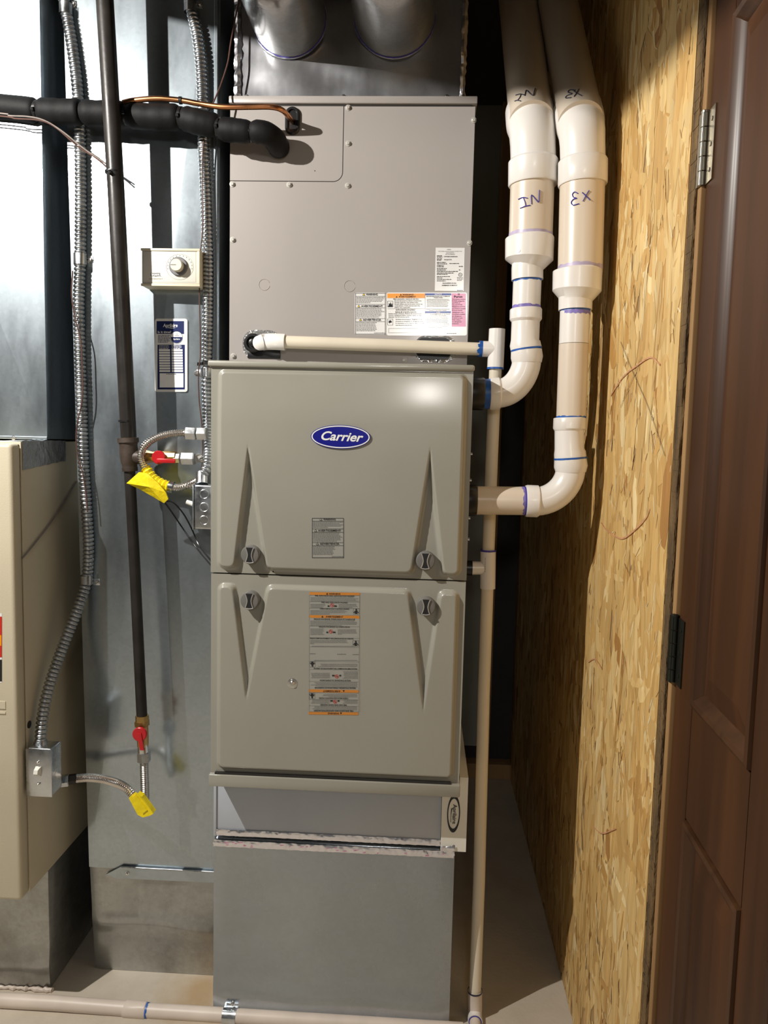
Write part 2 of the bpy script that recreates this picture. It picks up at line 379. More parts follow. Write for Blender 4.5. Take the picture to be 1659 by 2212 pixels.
# text -> flat mesh
_tc = {}
def glyphs(s, shear=0, bold=0, align='CENTER', res=2):
    k = (s, shear, bold, align, res)
    if k not in _tc:
        c = bpy.data.curves.new('lettering', 'FONT'); c.body = s; c.size = 1; c.align_x = align; c.shear = shear; c.offset = bold; c.resolution_u = res
        o = bpy.data.objects.new('lettering', c); COL.objects.link(o)
        me = bpy.data.meshes.new_from_object(o.evaluated_get(bpy.context.evaluated_depsgraph_get()))
        _tc[k] = ([v.co.copy() for v in me.vertices], [tuple(p.vertices) for p in me.polygons])
        bpy.data.objects.remove(o); bpy.data.curves.remove(c); bpy.data.meshes.remove(me)
    return _tc[k]
class Sheet:
    """flat print on a plane: positions in a crop's own pixels (x0, y0 = its corner in the photograph, k = its enlargement)"""
    def __init__(s, fn, x0, y0, k): s.fn = fn; s.x0 = x0; s.y0 = y0; s.k = k; s.mb = {}
    def pt(s, x, y, lay): return s.fn(s.x0 + x/s.k, s.y0 + y/s.k, lay)
    def g(s, m): return s.mb.setdefault(m, MB())
    def rect(s, m, x0, y0, x1, y1, lay=1, r=0):
        if r:
            pts = []
            for cx, cy, a0 in ((x1 - r, y1 - r, 0), (x0 + r, y1 - r, pi/2), (x0 + r, y0 + r, pi), (x1 - r, y0 + r, 1.5*pi)):
                for k in range(5):
                    a = a0 + pi/2*k/4; pts.append((cx + r*cos(a), cy + r*sin(a)))
        else: pts = [(x0, y1), (x1, y1), (x1, y0), (x0, y0)]
        s.g(m).poly([s.pt(x, y, lay) for x, y in pts])
    def shape(s, m, pts, lay=1): s.g(m).poly([s.pt(x, y, lay) for x, y in pts])
    def ellipse(s, m, cx, cy, a, b, lay=1, rot=0, inner=None, n=40):
        P_ = []
        for k in range(n):
            t = 2*pi*k/n; x, y = a*cos(t), b*sin(t); P_.append((cx + x*cos(rot) - y*sin(rot), cy + x*sin(rot) + y*cos(rot)))
        if inner is None: s.shape(m, P_, lay)
        else:
            ia, ib = inner; I = []
            for k in range(n):
                t = 2*pi*k/n; x, y = ia*cos(t), ib*sin(t); I.append((cx + x*cos(rot) - y*sin(rot), cy + x*sin(rot) + y*cos(rot)))
            vs = [s.pt(x, y, lay) for x, y in P_ + I]
            s.g(m).add(vs, [(k, (k + 1) % n, n + (k + 1) % n, n + k) for k in range(n)])
    def frame(s, m, x0, y0, x1, y1, t, lay=2):
        s.rect(m, x0, y0, x1, y0 + t, lay); s.rect(m, x0, y1 - t, x1, y1, lay); s.rect(m, x0, y0 + t, x0 + t, y1 - t, lay); s.rect(m, x1 - t, y0 + t, x1, y1 - t, lay)
    def text(s, m, t, x, y, h, lay=2, width=None, shear=0, bold=0, align='CENTER', rot=0, res=2):
        vs, fs = glyphs(t, shear, bold, align, res)
        sx = h
        if width:
            w = max(v.x for v in vs) - min(v.x for v in vs); sx = width/w
        c, d = cos(rot), sin(rot)
        s.g(m).add([s.pt(x + (v.x*sx)*c - (-v.y*h)*d, y + (v.x*sx)*d + (-v.y*h)*c, lay) for v in vs], fs)
    def lines(s, m, x0, y0, x1, n, pitch, h, lay=2, last=.6, seed=0, flip=False):
        """fine print too small to read: rows of word-long dashes"""
        rnd = random.Random(seed)
        for i in range(n):
            y = y0 + i*pitch; xe = x1 - rnd.random()*.12*(x1 - x0)
            if i == n - 1: xe = x0 + (x1 - x0)*last
            x = x0
            while x < xe:
                w = (.4 + rnd.random())*h*3.2; b = min(x + w, xe)
                if flip: s.rect(m, x1 - (b - x0), y, x1 - (x - x0), y + h, lay)
                else: s.rect(m, x, y, b, y + h, lay)
                x = b + h*.7
    def build(s, parent, names=None):
        for m, mb in s.mb.items():
            nm = (names or {}).get(m)
            if nm is None and m.startswith(('label_', 'navy', 'dial', 'sign')) and len(mb.f) < 12:
                for f in mb.f: MB().poly([mb.v[i] for i in f]).build('printed_field', m, parent, smooth=0)
            else:
                o = mb.build(nm or 'lettering', m, parent, smooth=0); o['kind'] = 'stuff'
LAY = .00025
def sheetY(Y): return lambda px, py, lay: P(px, py, Y - .0003 - LAY*lay)

# ================================================================== SETTING
XR = .828          # inner face of the right-hand board wall
YB = 1.39          # back wall
mb = MB().box((-3.2, -5.2, -.1), (2.2, YB + .2, 0)); struct(mb.build('floor', 'concrete', smooth=0), 'bare beige concrete floor with rust stain')
mb = MB().box((-3.2, -5.2, HC), (2.2, YB + .2, HC + .1)); struct(mb.build('ceiling', 'joist', smooth=0), 'dark wooden ceiling over the utility room')
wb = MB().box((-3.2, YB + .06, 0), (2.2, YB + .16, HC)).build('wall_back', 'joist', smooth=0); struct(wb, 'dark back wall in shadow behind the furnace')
for x in (.70, .30, -.12):
    MB().box((x, YB, .06), (x + .038, YB + .06, HC), .002).build('stud', 'stud', wb, smooth=0)
MB().box((-3.0, YB, 0), (XR, YB + .06, .06), .002).build('bottom_plate', 'stud', wb, smooth=0)
MB().box((.60, YB + .035, .12), (.70, YB + .06, HC)).build('drywall_panel', 'room_light', wb, smooth=0)
wl = MB().box((-3.2, -5.2, 0), (-3.1, YB + .06, HC)).build('wall_left', 'room_paint', smooth=0); struct(wl, 'pale wall on the far left of the room')
wf = MB().box((-3.1, -5.2, 0), (2.2, -5.1, HC)).build('wall_front', 'room_paint', smooth=0); struct(wf, 'pale wall behind the viewer')
tb = MB().prism([(-.50, -.95, 2.193), (-.50, -.28, 2.286), (-.50, -.28, HC), (-.50, -.95, HC)], (.04, 0, 0)).build('shade_board', 'joist', smooth=0); struct(tb, 'unseen board added to shade the upper wall and pipes')  # added out of view, sloped to cast the upper shadow edge
tb = MB().box((-.46, -.98, 2.085), (XR - .002, -.90, HC), .002).build('shade_beam', 'joist', smooth=0); struct(tb, 'unseen beam added to shade the pipe tops from the far bulb')  # added out of view to keep the far bulb off the pipe tops

# right-hand wall: strand board whose flakes are real chips
wr = MB().box((XR, -.385, 0), (XR + .012, YB + .06, HC)).build('wall_right', 'osb_base', smooth=0); struct(wr, 'strand board wall lit golden beside the white pipes')
MB().box((XR + .0135, -.37, 0), (XR + .10, YB + .06, HC)).build('framing', 'stud', wr, smooth=0)
def flakes():
    rnd = random.Random(3)
    vs = []; fs = []; cols = []
    pal = [((0.673, 0.427, 0.156), 7), ((0.724, 0.485, 0.189), 7), ((0.765, 0.543, 0.238), 5), ((0.612, 0.369, 0.123), 5), ((0.541, 0.301, 0.090), 1.8), ((0.428, 0.213, 0.061), .5), ((0.836, 0.650, 0.336), 1.8), ((0.306, 0.145, 0.041), .06)]
    tot = sum(w for _, w in pal)
    def pick():
        q = rnd.random()*tot
        for c, w in pal:
            q -= w
            if q <= 0: return c
        return pal[0][0]
    og = Vector((XR, .5, 0))
    def flake(y, z, L, w, a, h, c):
        n = len(vs); k = rnd.random()*.3 - .15; t1 = .15 + rnd.random()*.5; t2 = .15 + rnd.random()*.5
        loc = [(-L/2, -w*.5*t1), (-L*.30, -w*.5), (L*.28, -w*.48), (L/2, -w*.5*t2 + k*w), (L/2*.95, w*.4*t2 + k*w), (L*.25, w*.5), (-L*.33, w*.46), (-L/2*.96, w*.4*t1)]
        tx = (rnd.random() - .5)*.0003; ty = (rnd.random() - .5)*.0004
        for u, v in loc:
            yy = y + u*sin(a) + v*cos(a); zz = z + u*cos(a) - v*sin(a)
            yy = min(max(yy, -.3845), YB); zz = min(max(zz, .002), HC - .01)
            hh = max(.00012, h + tx*u/L*2 + ty*v/w)
            vs.append(Vector((XR - hh, yy, zz)) - og)
        fs.append(tuple(range(n, n + 8))); j = .92 + .16*rnd.random()
        cols.append((c[0]*j, c[1]*j, c[2]*j, 1))
    for i in range(6500):
        y = -.40 + 1.8*rnd.random()**1.35; z = (HC + .01)*rnd.random()
        a = rnd.gauss(0, .20) if rnd.random() < .72 else rnd.gauss(0, .75)
        flake(y, z, .05 + .13*rnd.random()**1.4, .008 + .042*rnd.random()**1.6, a, (.0004 + .0008*i/6500), pick())
    for i in range(800):            # splinters and short dark chips
        y = -.39 + 1.0*rnd.random(); z = HC*rnd.random()
        flake(y, z, .008 + .03*rnd.random(), .0012 + .003*rnd.random(), rnd.gauss(0, .5), .0015, rnd.choice([(.36, .19, .07), (.82, .68, .42), (.46, .27, .10), (.80, .64, .38)]))
    me = bpy.data.meshes.new('strand_flakes'); me.from_pydata(vs, [], fs)
    ca = me.attributes.new('flake_colour', 'FLOAT_COLOR', 'FACE')
    for i, c in enumerate(cols): ca.data[i].color = c
    me.materials.append(M['osb_flake'])
    bm = bmesh.new(); bm.from_mesh(me)
    for f in bm.faces:
        if f.normal.x > 0: f.normal_flip()
    bm.to_mesh(me); bm.free()
    o = bpy.data.objects.new('strand_flakes', me); COL.objects.link(o); o.parent = wr
    o.location = og - wr.location; o['kind'] = 'stuff'
flakes()
sh = Sheet(lambda px, py, lay: PX(px, py, XR - .0030), 0, 0, 1)
def marks(m, w, *lines):
    mb = MB()
    for ln in lines: mb.strip(spline([PX(x, y, XR - .0030) for x, y in ln], .01), w, (-1, 0, 0))
    return mb.build('drawn_line', m, wr, smooth=0)
marks('red_marker', .003, [(1318, 855), (1345, 815), (1375, 790), (1405, 772), (1425, 788)], [(1297, 1128), (1310, 1145), (1340, 1163), (1365, 1150), (1395, 1118), (1402, 1098)])
marks('red_marker', .0025, [(1270, 1430), (1285, 1424), (1300, 1445)], [(1280, 1785), (1300, 1800), (1330, 1790)])
marks('pencil', .0014, [(1340, 738), (1365, 800), (1400, 880), (1436, 985)], [(1386, 770), (1340, 880)])

# rough edge + jamb (trim) beside the door
mb = MB()
rnd = random.Random(5); n = 320
for k in range(n):
    z0, z1 = HC*k/n, HC*(k + 1)/n; e = rnd.random()*.0022
    mb.box((XR + .001 - e*.5, -.409, z0), (XR + .012, -.3855 + e, z1))
tr = mb.build('trim_2', 'jamb_rough', smooth=0); struct(tr, 'rough dark sawn edge of the strand board')
tr = MB().box((XR + .004, -.4255, 0), (XR + .06, -.4105, HC), .0015).build('trim_3', 'jamb', smooth=0); struct(tr, 'thin pale pine strip between strand board and door')

# door, slightly ajar, hinged at the strip
def D(s, z, h): return Vector((.838 - .04*s - h, -.429 - s*.97, z))
class DB(MB):
    def dbox(s, s0, z0, s1, z1, h0, h1, bev=0):
        a = [D(s0, z0, h0), D(s1, z0, h0), D(s1, z1, h0), D(s0, z1, h0)]
        t = [D(s0 + bev, z0 + bev, h1), D(s1 - bev, z0 + bev, h1), D(s1 - bev, z1 - bev, h1), D(s0 + bev, z1 - bev, h1)]
        return s.add(a + t, [(3, 2, 1, 0), (4, 5, 6, 7), (0, 1, 5, 4), (1, 2, 6, 5), (2, 3, 7, 6), (3, 0, 4, 7)])
door = DB().dbox(0, .01, .76, 2.03, -.035, -.008).build('door_1', 'door', smooth=0); struct(door, 'dark brown stained panel door at the right edge')
for s0, s1 in ((.0, .085), (.675, .76), (.312, .396)):
    DB().dbox(s0, .01, s1, 2.03, -.009, 0, .0006).build('stile', 'door', door, smooth=0)
for s0, s1 in ((.0853, .3117), (.3963, .6747)):
    for z0, z1 in ((.01, .24), (.81, .975), (1.915, 2.03)):
        DB().dbox(s0, z0, s1, z1, -.009, 0, .0012).build('rail', 'door', door, smooth=0)
    for z0, z1 in ((.24, .81), (.975, 1.915)):
        # moulding ring: ovolo profile stepping down from the stiles
        prof = [(-.001, -.006), (.0015, -.003), (.003, .004), (.008, .0062), (.014, .004), (.018, -.001), (.022, -.0035), (.026, -.0082)]
        mb = DB(); pts = []
        for d, h in prof: pts += [D(s0 + d, z0 + d, h), D(s1 - d, z0 + d, h), D(s1 - d, z1 - d, h), D(s0 + d, z1 - d, h)]
        mb.add(pts, [(4*i + k, 4*i + (k + 1) % 4, 4*i + 4 + (k + 1) % 4, 4*i + 4 + k) for i in range(7) for k in range(4)])
        mb.build('moulding', 'door_mold', door, smooth=25)
        DB().dbox(s0 + .025, z0 + .025, s1 - .025, z1 - .025, -.0085, -.001, .034).build('raised_panel', 'door', door, smooth=0)
def hinge(zc, m):
    h = DB().dbox(.002, zc - .051, .03, zc + .051, .0002, .0022).build('hinge', m, door, smooth=0)
    MB().box((XR + .0005, -.428, zc - .051), (XR + .003, -.412, zc + .051)).build('leaf', m, h, smooth=0)
    zs = [zc - .051 + .102*k/5 for k in range(6)]
    for k in range(5):
        MB().tube([D(-.006, zs[k] + .0008, .005), D(-.006, zs[k + 1] - .0008, .005)], .0062, 14).build('knuckle', m, h)
    MB().tube([D(-.006, zc + .0505, .005), D(-.006, zc + .0535, .005), D(-.006, zc + .0555, .005)], [.0064, .0064, .003], 14).build('hinge_pin', m, h)
    for dz in (-.035, 0, .035):
        c = D(.017, zc + dz, .0024); MB().tube([c, c - Vector((.0008, 0, 0))], .0032, 12).build('screw', m, h)
hinge(1.772, 'hinge'); hinge(1.035, 'hinge_dark'); hinge(.26, 'hinge_dark')

# ================================================================== MAIN FURNACE
fx0, fx1, fz0, fz1 = -.003, .540, .588, 1.500
fur = thing('furnace', 'tall taupe gas furnace with two embossed doors and oval blue badge', 'furnace', (.268, .4, fz0))
MB().box((fx0 + .003, .012, fz0 + .004), (fx1 - .002, .75, fz1 - .012), .002).build('cabinet', 'taupe', fur)
MB().box((fx0 - .006, -.012, fz1 - .013), (fx1 + .001, .76, fz1), .0045, 3).build('top_cap', 'taupe', fur)
MB().box((fx0 + .002, .004, fz1 - .024), (fx1 - .003, .02, fz1 - .013)).build('door_gap_shade', 'taupe_shade', fur, smooth=0)  # dark strip standing for the shade under the top cap
MB().box((fx0 - .001, -.016, fz0 - .001), (fx1, .74, fz0 + .026), .003, 2).build('bottom_rail', 'taupe', fur)
MB().box((fx0 + .012, -.0125, fz0 + .0255), (fx1 - .02, -.002, fz0 + .0295)).build('bottom_gap_shade', 'taupe_shade', fur, smooth=0)  # shade line over the bottom rail, drawn as a dark strip
def smooth(t): t = max(0., min(1., t)); return t*t*(3 - 2*t)
def smin(a, b, k):
    h = max(k - abs(a - b), 0)/k; return min(a, b) - h*h*k*.25
def rbox_sd(x, z, x0, z0, x1, z1, r):
    qx = abs(x - (x0 + x1)/2) - (x1 - x0)/2 + r; qz = abs(z - (z0 + z1)/2) - (z1 - z0)/2 + r
    return -(min(max(qx, qz), 0) + sqrt(max(qx, 0)**2 + max(qz, 0)**2) - r)
def line_d(x, z, ax, az, bx, bz):   # signed distance left of a->b
    dx, dz = bx - ax, bz - az; L = sqrt(dx*dx + dz*dz); return ((x - ax)*dz - (z - az)*dx)/L
DOOR_Y = -.004
def emboss(x, z, R, Vs, up):
    sd = rbox_sd(x, z, *R, .016); s = sd
    for (ax, az), (lx, lz), (rx, rz) in Vs:
        if up: dv = min(line_d(x, z, lx, lz, ax, az), line_d(x, z, ax, az, rx, rz))
        else: dv = min(line_d(x, z, ax, az, lx, lz), line_d(x, z, rx, rz, ax, az))
        s = smin(s, -dv, .012)
    return .0105*smooth(s/.0085) + (.0035*smooth((R[3] - z)/.11)*smooth((s + .004)/.012) if up else 0)
def door_panel(name, x0, z0, x1, z1, R, Vs, up):
    nx, nz = 260, 210; vs = []; fs = []
    for j in range(nz + 1):
        for i in range(nx + 1):
            x = x0 + (x1 - x0)*i/nx; z = z0 + (z1 - z0)*j/nz
            vs.append((x, DOOR_Y - emboss(x, z, R, Vs, up), z))
    a = nx + 1
    for j in range(nz):
        for i in range(nx): fs.append((j*a + i, j*a + i + 1, (j + 1)*a + i + 1, (j + 1)*a + i))
    mb = MB().add(vs, fs)
    b = [i for i in range(nx + 1)] + [j*a + nx for j in range(1, nz + 1)] + [nz*a + i for i in range(nx - 1, -1, -1)] + [j*a for j in range(nz - 1, 0, -1)]
    rim = [(mb.v[i].x, .014, mb.v[i].z) for i in b]; n = len(mb.v); mb.v += [Vector(q) for q in rim]; k = len(b)
    for i in range(k): mb.f.append((b[i], b[(i + 1) % k], n + (i + 1) % k, n + i))
    return mb.build(name, 'taupe', fur, smooth=50)
RU = (.013, 1.064, .527, 1.483); RL = (.012, .624, .526, 1.034)
VU = [((.080, 1.276), (.055, 1.058), (.116, 1.058)), ((.456, 1.274), (.428, 1.058), (.486, 1.058))]
VL = [((.079, .826), (.051, 1.042), (.119, 1.042)), ((.456, .828), (.422, 1.042), (.482, 1.042))]
# apex / left / right of each V; the upper pair open downwards, the lower pair upwards
ud = door_panel('upper_door', fx0, 1.0555, fx1 - .001, 1.487, RU, VU, True)
ld = door_panel('lower_door', fx0 + .001, .6145, fx1 - .002, 1.0525, RL, VL, False)
def latch(x, z, door):
    """round latch knob: dial, black hourglass grip, two pale fins"""
    y = DOOR_Y
    k = lathe_y((x, y, z), [(.0195, .001), (.0195, -.017), (.0182, -.0195), (.0165, -.020)], 36).build('latch_knob', 'knob_grey', door)
    def prof(t): return .0035 + .0045*abs(t)**1.6
    L = .0155; ts = [-1 + 2*i/14 for i in range(15)]
    pl = [Vector((x - prof(t), y - .0202, z + L*t)) for t in ts] + [Vector((x + prof(t), y - .0202, z + L*t)) for t in reversed(ts)]
    MB().prism(pl, (0, -.0012, 0)).build('grip_recess', 'lettering_black', k, smooth=0)
    for sg in (-1, 1):
        MB().tube([Vector((x + sg*(prof(t) + .0006), y - .0215, z + L*t)) for t in ts], .0011, 8).build('grip_fin', 'knob_light', k)
    MB().tube([(x - .008, y - .0215, z - L), (x, y - .0215, z - L - .0012), (x + .008, y - .0215, z - L)], .0010, 8).build('grip_rim', 'knob_light', k)
for x, z, d in ((.085, 1.098, ud), (.452, 1.097, ud), (.085, 1.0005, ld), (.456, 1.0005, ld)): latch(x, z, d)
sc = lathe_y((.177, DOOR_Y - .0104, .8235), [(.011, .0005), (.011, -.0006), (.0092, -.0008), (.0085, -.0002), (.0060, -.0004), (.0055, -.003), (.004, -.0045)], 24).build('dimpled_screw', 'chrome', ld)
for x, z in ((.131, 1.061), ):
    lathe_y((x, DOOR_Y, z), [(.0015, .0005), (.0015, -.0008)], 10).build('rivet', 'lettering_black', ud)
for z in (1.30, 1.245, 1.12, 1.165):                    # side screws near the vent collars
    MB().tube([(fx1 - .003, .02, z + .02), (fx1 + .004, .02, z + .02)], .004, 8).build('screw', 'chrome', fur)

# badge
sh = Sheet(lambda px, py, lay: P(px, py, DOOR_Y - .0170 - LAY*lay), 650, 900, 1140/170)
cx, cy, rot = 575, 293, .022
bd = MB(); pts = []
for k in range(60):
    t = 2*pi*k/60; x, y = 432*cos(t), 172*sin(t); pts.append(sh.pt(cx + x*cos(rot) - y*sin(rot), cy + x*sin(rot) + y*cos(rot), 0))
badge = bd.prism(pts, (0, .0032, 0)).build('badge', 'badge_blue', ud, smooth=30, label='oval blue badge with white ring and italic lettering')
sh.ellipse('print_white', cx, cy, 422, 163, 1, rot, (405, 148), 60)
sh.text('print_white', 'Carrier', cx - 5, cy + 54, 178, 2, width=610, shear=.32, bold=.022, rot=rot*2.2, res=5)
sh.build(badge)

# small warning label on the upper door
def warn_label(parent, fn, x0, y0, k, bx, paper, ink, yellow, qr=True):
    sh = Sheet(fn, x0, y0, k); a, t, b, d = bx; w = b - a; h = d - t
    sh.rect(paper, a, t, b, d, 0, r=w*.06)
    U = lambda u: a + w*u
    V_ = lambda v: t + h*v
    e = w*.012
    sh.frame(ink, U(.02), V_(.012), U(.98), V_(.988), e)
    for v in (.085, .275, .36, .61, .685): sh.rect(ink, U(.03), V_(v), U(.97), V_(v) + e*.7, 2)
    for v, s in ((.066, 'WARNING'), (.342, 'AVERTISSEMENT'), (.667, 'ADVERTENCIA')):
        wd_ = w*.058*len(s)*.92
        sh.text(ink, s, U(.55), V_(v), w*.085, 3, width=wd_, bold=.02)
        xx = U(.55) - wd_/2 - w*.075; yy = V_(v)
        sh.shape(ink, [(xx - w*.045, yy + w*.005), (xx + w*.045, yy + w*.005), (xx, yy - w*.075)], 3)
        sh.shape(yellow, [(xx - w*.030, yy - w*.004), (xx + w*.030, yy - w*.004), (xx, yy - w*.058)], 4)
    sh.lines('print_grey', U(.05), V_(.105), U(.96), 5, h*.032, h*.013, last=.5, seed=1)
    sh.lines('print_grey', U(.05), V_(.38), U(.95), 7, h*.032, h*.013, last=.8, seed=2)
    sh.lines('print_grey', U(.05), V_(.705), U(.72 if qr else .95), 7, h*.032, h*.013, last=.9, seed=3)
    sh.lines('print_grey', U(.62), V_(.95), U(.96), 1, 1, h*.013, last=1, seed=4)
    return sh
lb = warn_label(None, lambda px, py, lay: P(px, py, DOOR_Y - .0143 - LAY*lay), 650, 900, 1140/170, (150, 1462, 628, 2052), 'label_silver', 'lettering_black', 'label_silver')
root = lb.g('label_silver'); lb.mb.pop('label_silver'); o = root.build('warning_label', 'label_silver', ud, smooth=0, label='small silver warning label'); lb.build(o)

# long warning label on the lower door
sh = Sheet(lambda px, py, lay: P(px, py, DOOR_Y - .0108 - LAY*lay), 660, 1260, 959/130)
o_l = MB().poly([sh.pt(x, y, 0) for x, y in ((50, 2088), (838, 2095), (865, 160), (65, 140))]).build('warning_label', 'label_silver', ld, smooth=0, label='long silver label with orange bands')
def lx(y, u): return (63 - (y - 140)*.0075) + u*(802 - (y - 140)*.006)
for y, s, u, inv in ((140, 'WARNING', .5, 0), (505, 'AVERTISSEMENT', .5, 0), (1690, 'AVERTISSEMENT', .46, 1), (2045, 'WARNING', .5, 1)):
    sh.shape('label_brown_orange', [(lx(y, 0), y + 44), (lx(y, 1), y + 56), (lx(y, 1), y + 12), (lx(y, 0), y)], 1)
    yc = y + 40 if not inv else y + 14
    sh.text('lettering_black', s, lx(y, u), yc + 2, 38, 2, bold=.02, rot=pi*inv + .012)
    tx = lx(y, u) + (-1 if not inv else 1)*(len(s)*12 + 35); sg = 1 if not inv else -1
    sh.shape('lettering_black', [(tx - 18, yc), (tx + 18, yc), (tx, yc - 30*sg)], 2)
def head(s, y, w, u=.5, inv=0): sh.text('lettering_black', s, lx(y, u), y, 32, 2, width=w, bold=.02, rot=pi*inv + .012)
head('FIRE, EXPLOSION AND ASPHYXIATION HAZARD', 212, 630); head('FIRE AND EXPLOSION HAZARD', 316, 420); head('CARBON MONOXIDE POISONING HAZARD', 418, 470)
head("RISQUE D'INCENDIE, D'EXPLOSION ET D'ASPHYXIE", 585, 655); head("RISQUE D'INCENDIE OU D'EXPLOSION", 705, 490); head("RISQUE D'EMPOISONNEMENT PAR LE MONOXYDE DE CARBONE", 890, 690, .45)
head("RISQUE D'EMPOISONNEMENT PAR LE MONOXYDE DE CARBONE", 1350, 690, .53, 1); head("RISQUE D'INCENDIE OU D'EXPLOSION", 1538, 490, .53, 1); head("RISQUE D'INCENDIE, D'EXPLOSION ET D'ASPHYXIE", 1658, 650, .53, 1)
head('CARBON MONOXIDE POISONING HAZARD', 1822, 470, .5, 1); head('FIRE AND EXPLOSION HAZARD', 1928, 420, .5, 1); head('FIRE, EXPLOSION AND ASPHYXIATION HAZARD', 2022, 630, .5, 1)
for y in (290, 392, 500, 680, 865, 1010, 1240, 1370, 1560, 1740, 1850, 1950):
    sh.shape('print_grey', [(lx(y, 0), y + 3), (lx(y, 1), y + 13), (lx(y, 1), y + 10), (lx(y, 0), y)], 2)
for i, (y, n, u0, u1, l) in enumerate(((224, 4, .02, .98, 1), (330, 4, .02, .32, .8), (330, 4, .58, .98, .7), (430, 4, .02, .78, .5), (596, 5, .02, .98, .65), (722, 6, .02, .30, 1), (735, 5, .57, .97, .2), (905, 4, .02, .82, .1), (1000, 1, .05, .9, 1),
        (1225, 1, .1, .97, 1), (1285, 3, .18, .97, 1), (1405, 7, .68, .98, 1), (1430, 5, .04, .42, 1), (1580, 5, .04, .97, .9), (1770, 3, .25, .97, .8), (1855, 4, .04, .42, 1), (1855, 4, .68, .98, 1), (1960, 4, .04, .97, .9))):
    sh.lines('print_grey', lx(y, u0), y, lx(y, u1), n, 18, 6, last=l, seed=20 + i, flip=y > 1100)
sh.rect('print_grey', lx(1120, .01), 1118, lx(1120, .13), 1124, 2); sh.rect('print_grey', lx(1130, .87), 1133, lx(1130, .99), 1139, 2)
sh.lines('print_grey', lx(1130, .56), 1125, lx(1130, .74), 1, 1, 9, last=1, seed=77)
for y, u, sg in ((350, .45, 1), (768, .43, 1), (1484, .56, -1), (1888, .53, -1)):   # no-flame signs
    x = lx(y, u); sh.ellipse('sign_red', x, y, 30, 30, 2, 0, (23, 23), 24)
    sh.shape('lettering_black', [(x - 14, y - 10*sg), (x + 16, y - 2*sg), (x + 12, y + 8*sg), (x - 8, y + 2*sg)], 2)
    sh.shape('sign_red', [(x - 20, y - 14), (x - 14, y - 20), (x + 20, y + 14), (x + 14, y + 20)], 3)
    for dx, q in ((-55, 18), (55, 24)):
        sh.shape('lettering_black', [(x + dx*sg - q, y + 24*sg), (x + dx*sg + q, y + 24*sg), (x + dx*sg + q*.6, y - 4*sg), (x + dx*sg + 2, y + 8*sg), (x + dx*sg - q*.5, y - 6*sg)], 2)
for y, u, sg in ((445, .93, 1), (955, .93, 1), (1290, .065, -1), (1795, .065, -1)):   # person-gassed pictograms
    x = lx(y, u); sh.frame('print_grey', x - 48, y - 46, x + 48, y + 46, 4)
    sh.ellipse('lettering_black', x + 2, y - 24*sg, 13, 15, 3, 0, None, 14)
    sh.shape('lettering_black', [(x - 44, y + 22*sg), (x - 14, y - 8*sg), (x + 16, y - 8*sg), (x + 44, y + 22*sg), (x + 30, y + 26*sg), (x + 16, y + 12*sg), (x + 18, y + 40*sg), (x - 18, y + 40*sg), (x - 16, y + 12*sg), (x - 32, y + 26*sg)], 3)
sh.frame('print_grey', 58, 190, 862, 2050, 3)
sh.build(o_l)

# ================================================================== COIL CABINET
cx0, cx1, cz0, cz1, cy0 = -.012, .5355, 1.505, 2.100, .18
coil = thing('cooling_coil_cabinet', 'plain taupe cooling coil cabinet standing on top of the furnace', 'cabinet', (.262, .45, cz0))
MB().box((cx0, cy0 + .004, cz0), (cx1, cy0 + .53, cz1 - .003), .002).build('cabinet', 'taupe_flat', coil)
MB().box((cx0 - .002, cy0 - .008, cz1 - .016), (cx1 + .003, cy0 + .53, cz1), .0025).build('top_flange', 'taupe_flat', coil)
MB().box((cx0 + .006, cy0 - .001, cz1 - .0195), (cx1 - .008, cy0 + .005, cz1 - .0155)).build('flange_gap_shade', 'taupe_shade', coil, smooth=0)  # shade under the top flange, made as a dark strip
ax1, az0, r = .2425, 1.9195, .020
# main panel is an L-shaped sheet, the access panel fills its corner
def corner_arc(x1, z0, r, y):
    return [Vector((x1 - r + r*cos(a), y, z0 + r - r*sin(a))) for a in [pi/2*k/8 for k in range(9)]]
zt = cz1 - .0195
g = .0016
pl = [Vector((cx0, cy0, cz0)), Vector((cx1 - .001, cy0, cz0)), Vector((cx1 - .001, cy0, zt)), Vector((ax1 + g, cy0, zt))] + corner_arc(ax1 + g, az0 - g, r + g, cy0) + [Vector((cx0, cy0, az0 - g))]
MB().prism(pl, (0, .0042, 0)).build('front_panel', 'taupe_flat', coil, smooth=0)
pl = [Vector((cx0, cy0 - .0004, zt)), Vector((cx0, cy0 - .0004, az0))] + list(reversed(corner_arc(ax1, az0, r, cy0 - .0004))) + [Vector((ax1, cy0 - .0004, zt))]
MB().prism(pl, (0, .0042, 0)).build('access_panel', 'taupe_flat', coil, smooth=0)
MB().poly([(cx0 + .001, cy0 + .0036, az0 - .01), (ax1 + .01, cy0 + .0036, az0 - .01), (ax1 + .01, cy0 + .0036, zt), (cx0 + .001, cy0 + .0036, zt)]).build('seam_shadow', 'taupe_shade', coil, smooth=0)
for px, py in ((752, 233), (1023, 260), (752, 310), (502, 398), (625, 399), (751, 401), (503, 518), (1014, 525), (504, 769), (873, 778)):
    screw(P(px, py, cy0 - .0002), coil, .0052, 'painted_screw')
for px, py in ((571, 615), (755, 618)):
    c = P(px, py, cy0); a = [2*pi*k/32 + .4 for k in range(30)]
    MB().tube([c + Vector((.0125*cos(t), -.0001, .0125*sin(t))) for t in a], .0007, 6).build('knockout', 'taupe_flat', coil)
c = P(680, 369, cy0 - .0005); lathe_y(c, [(.0012, .0003), (.0012, -.0003)], 8).build('pinhole', 'lettering_black', coil)
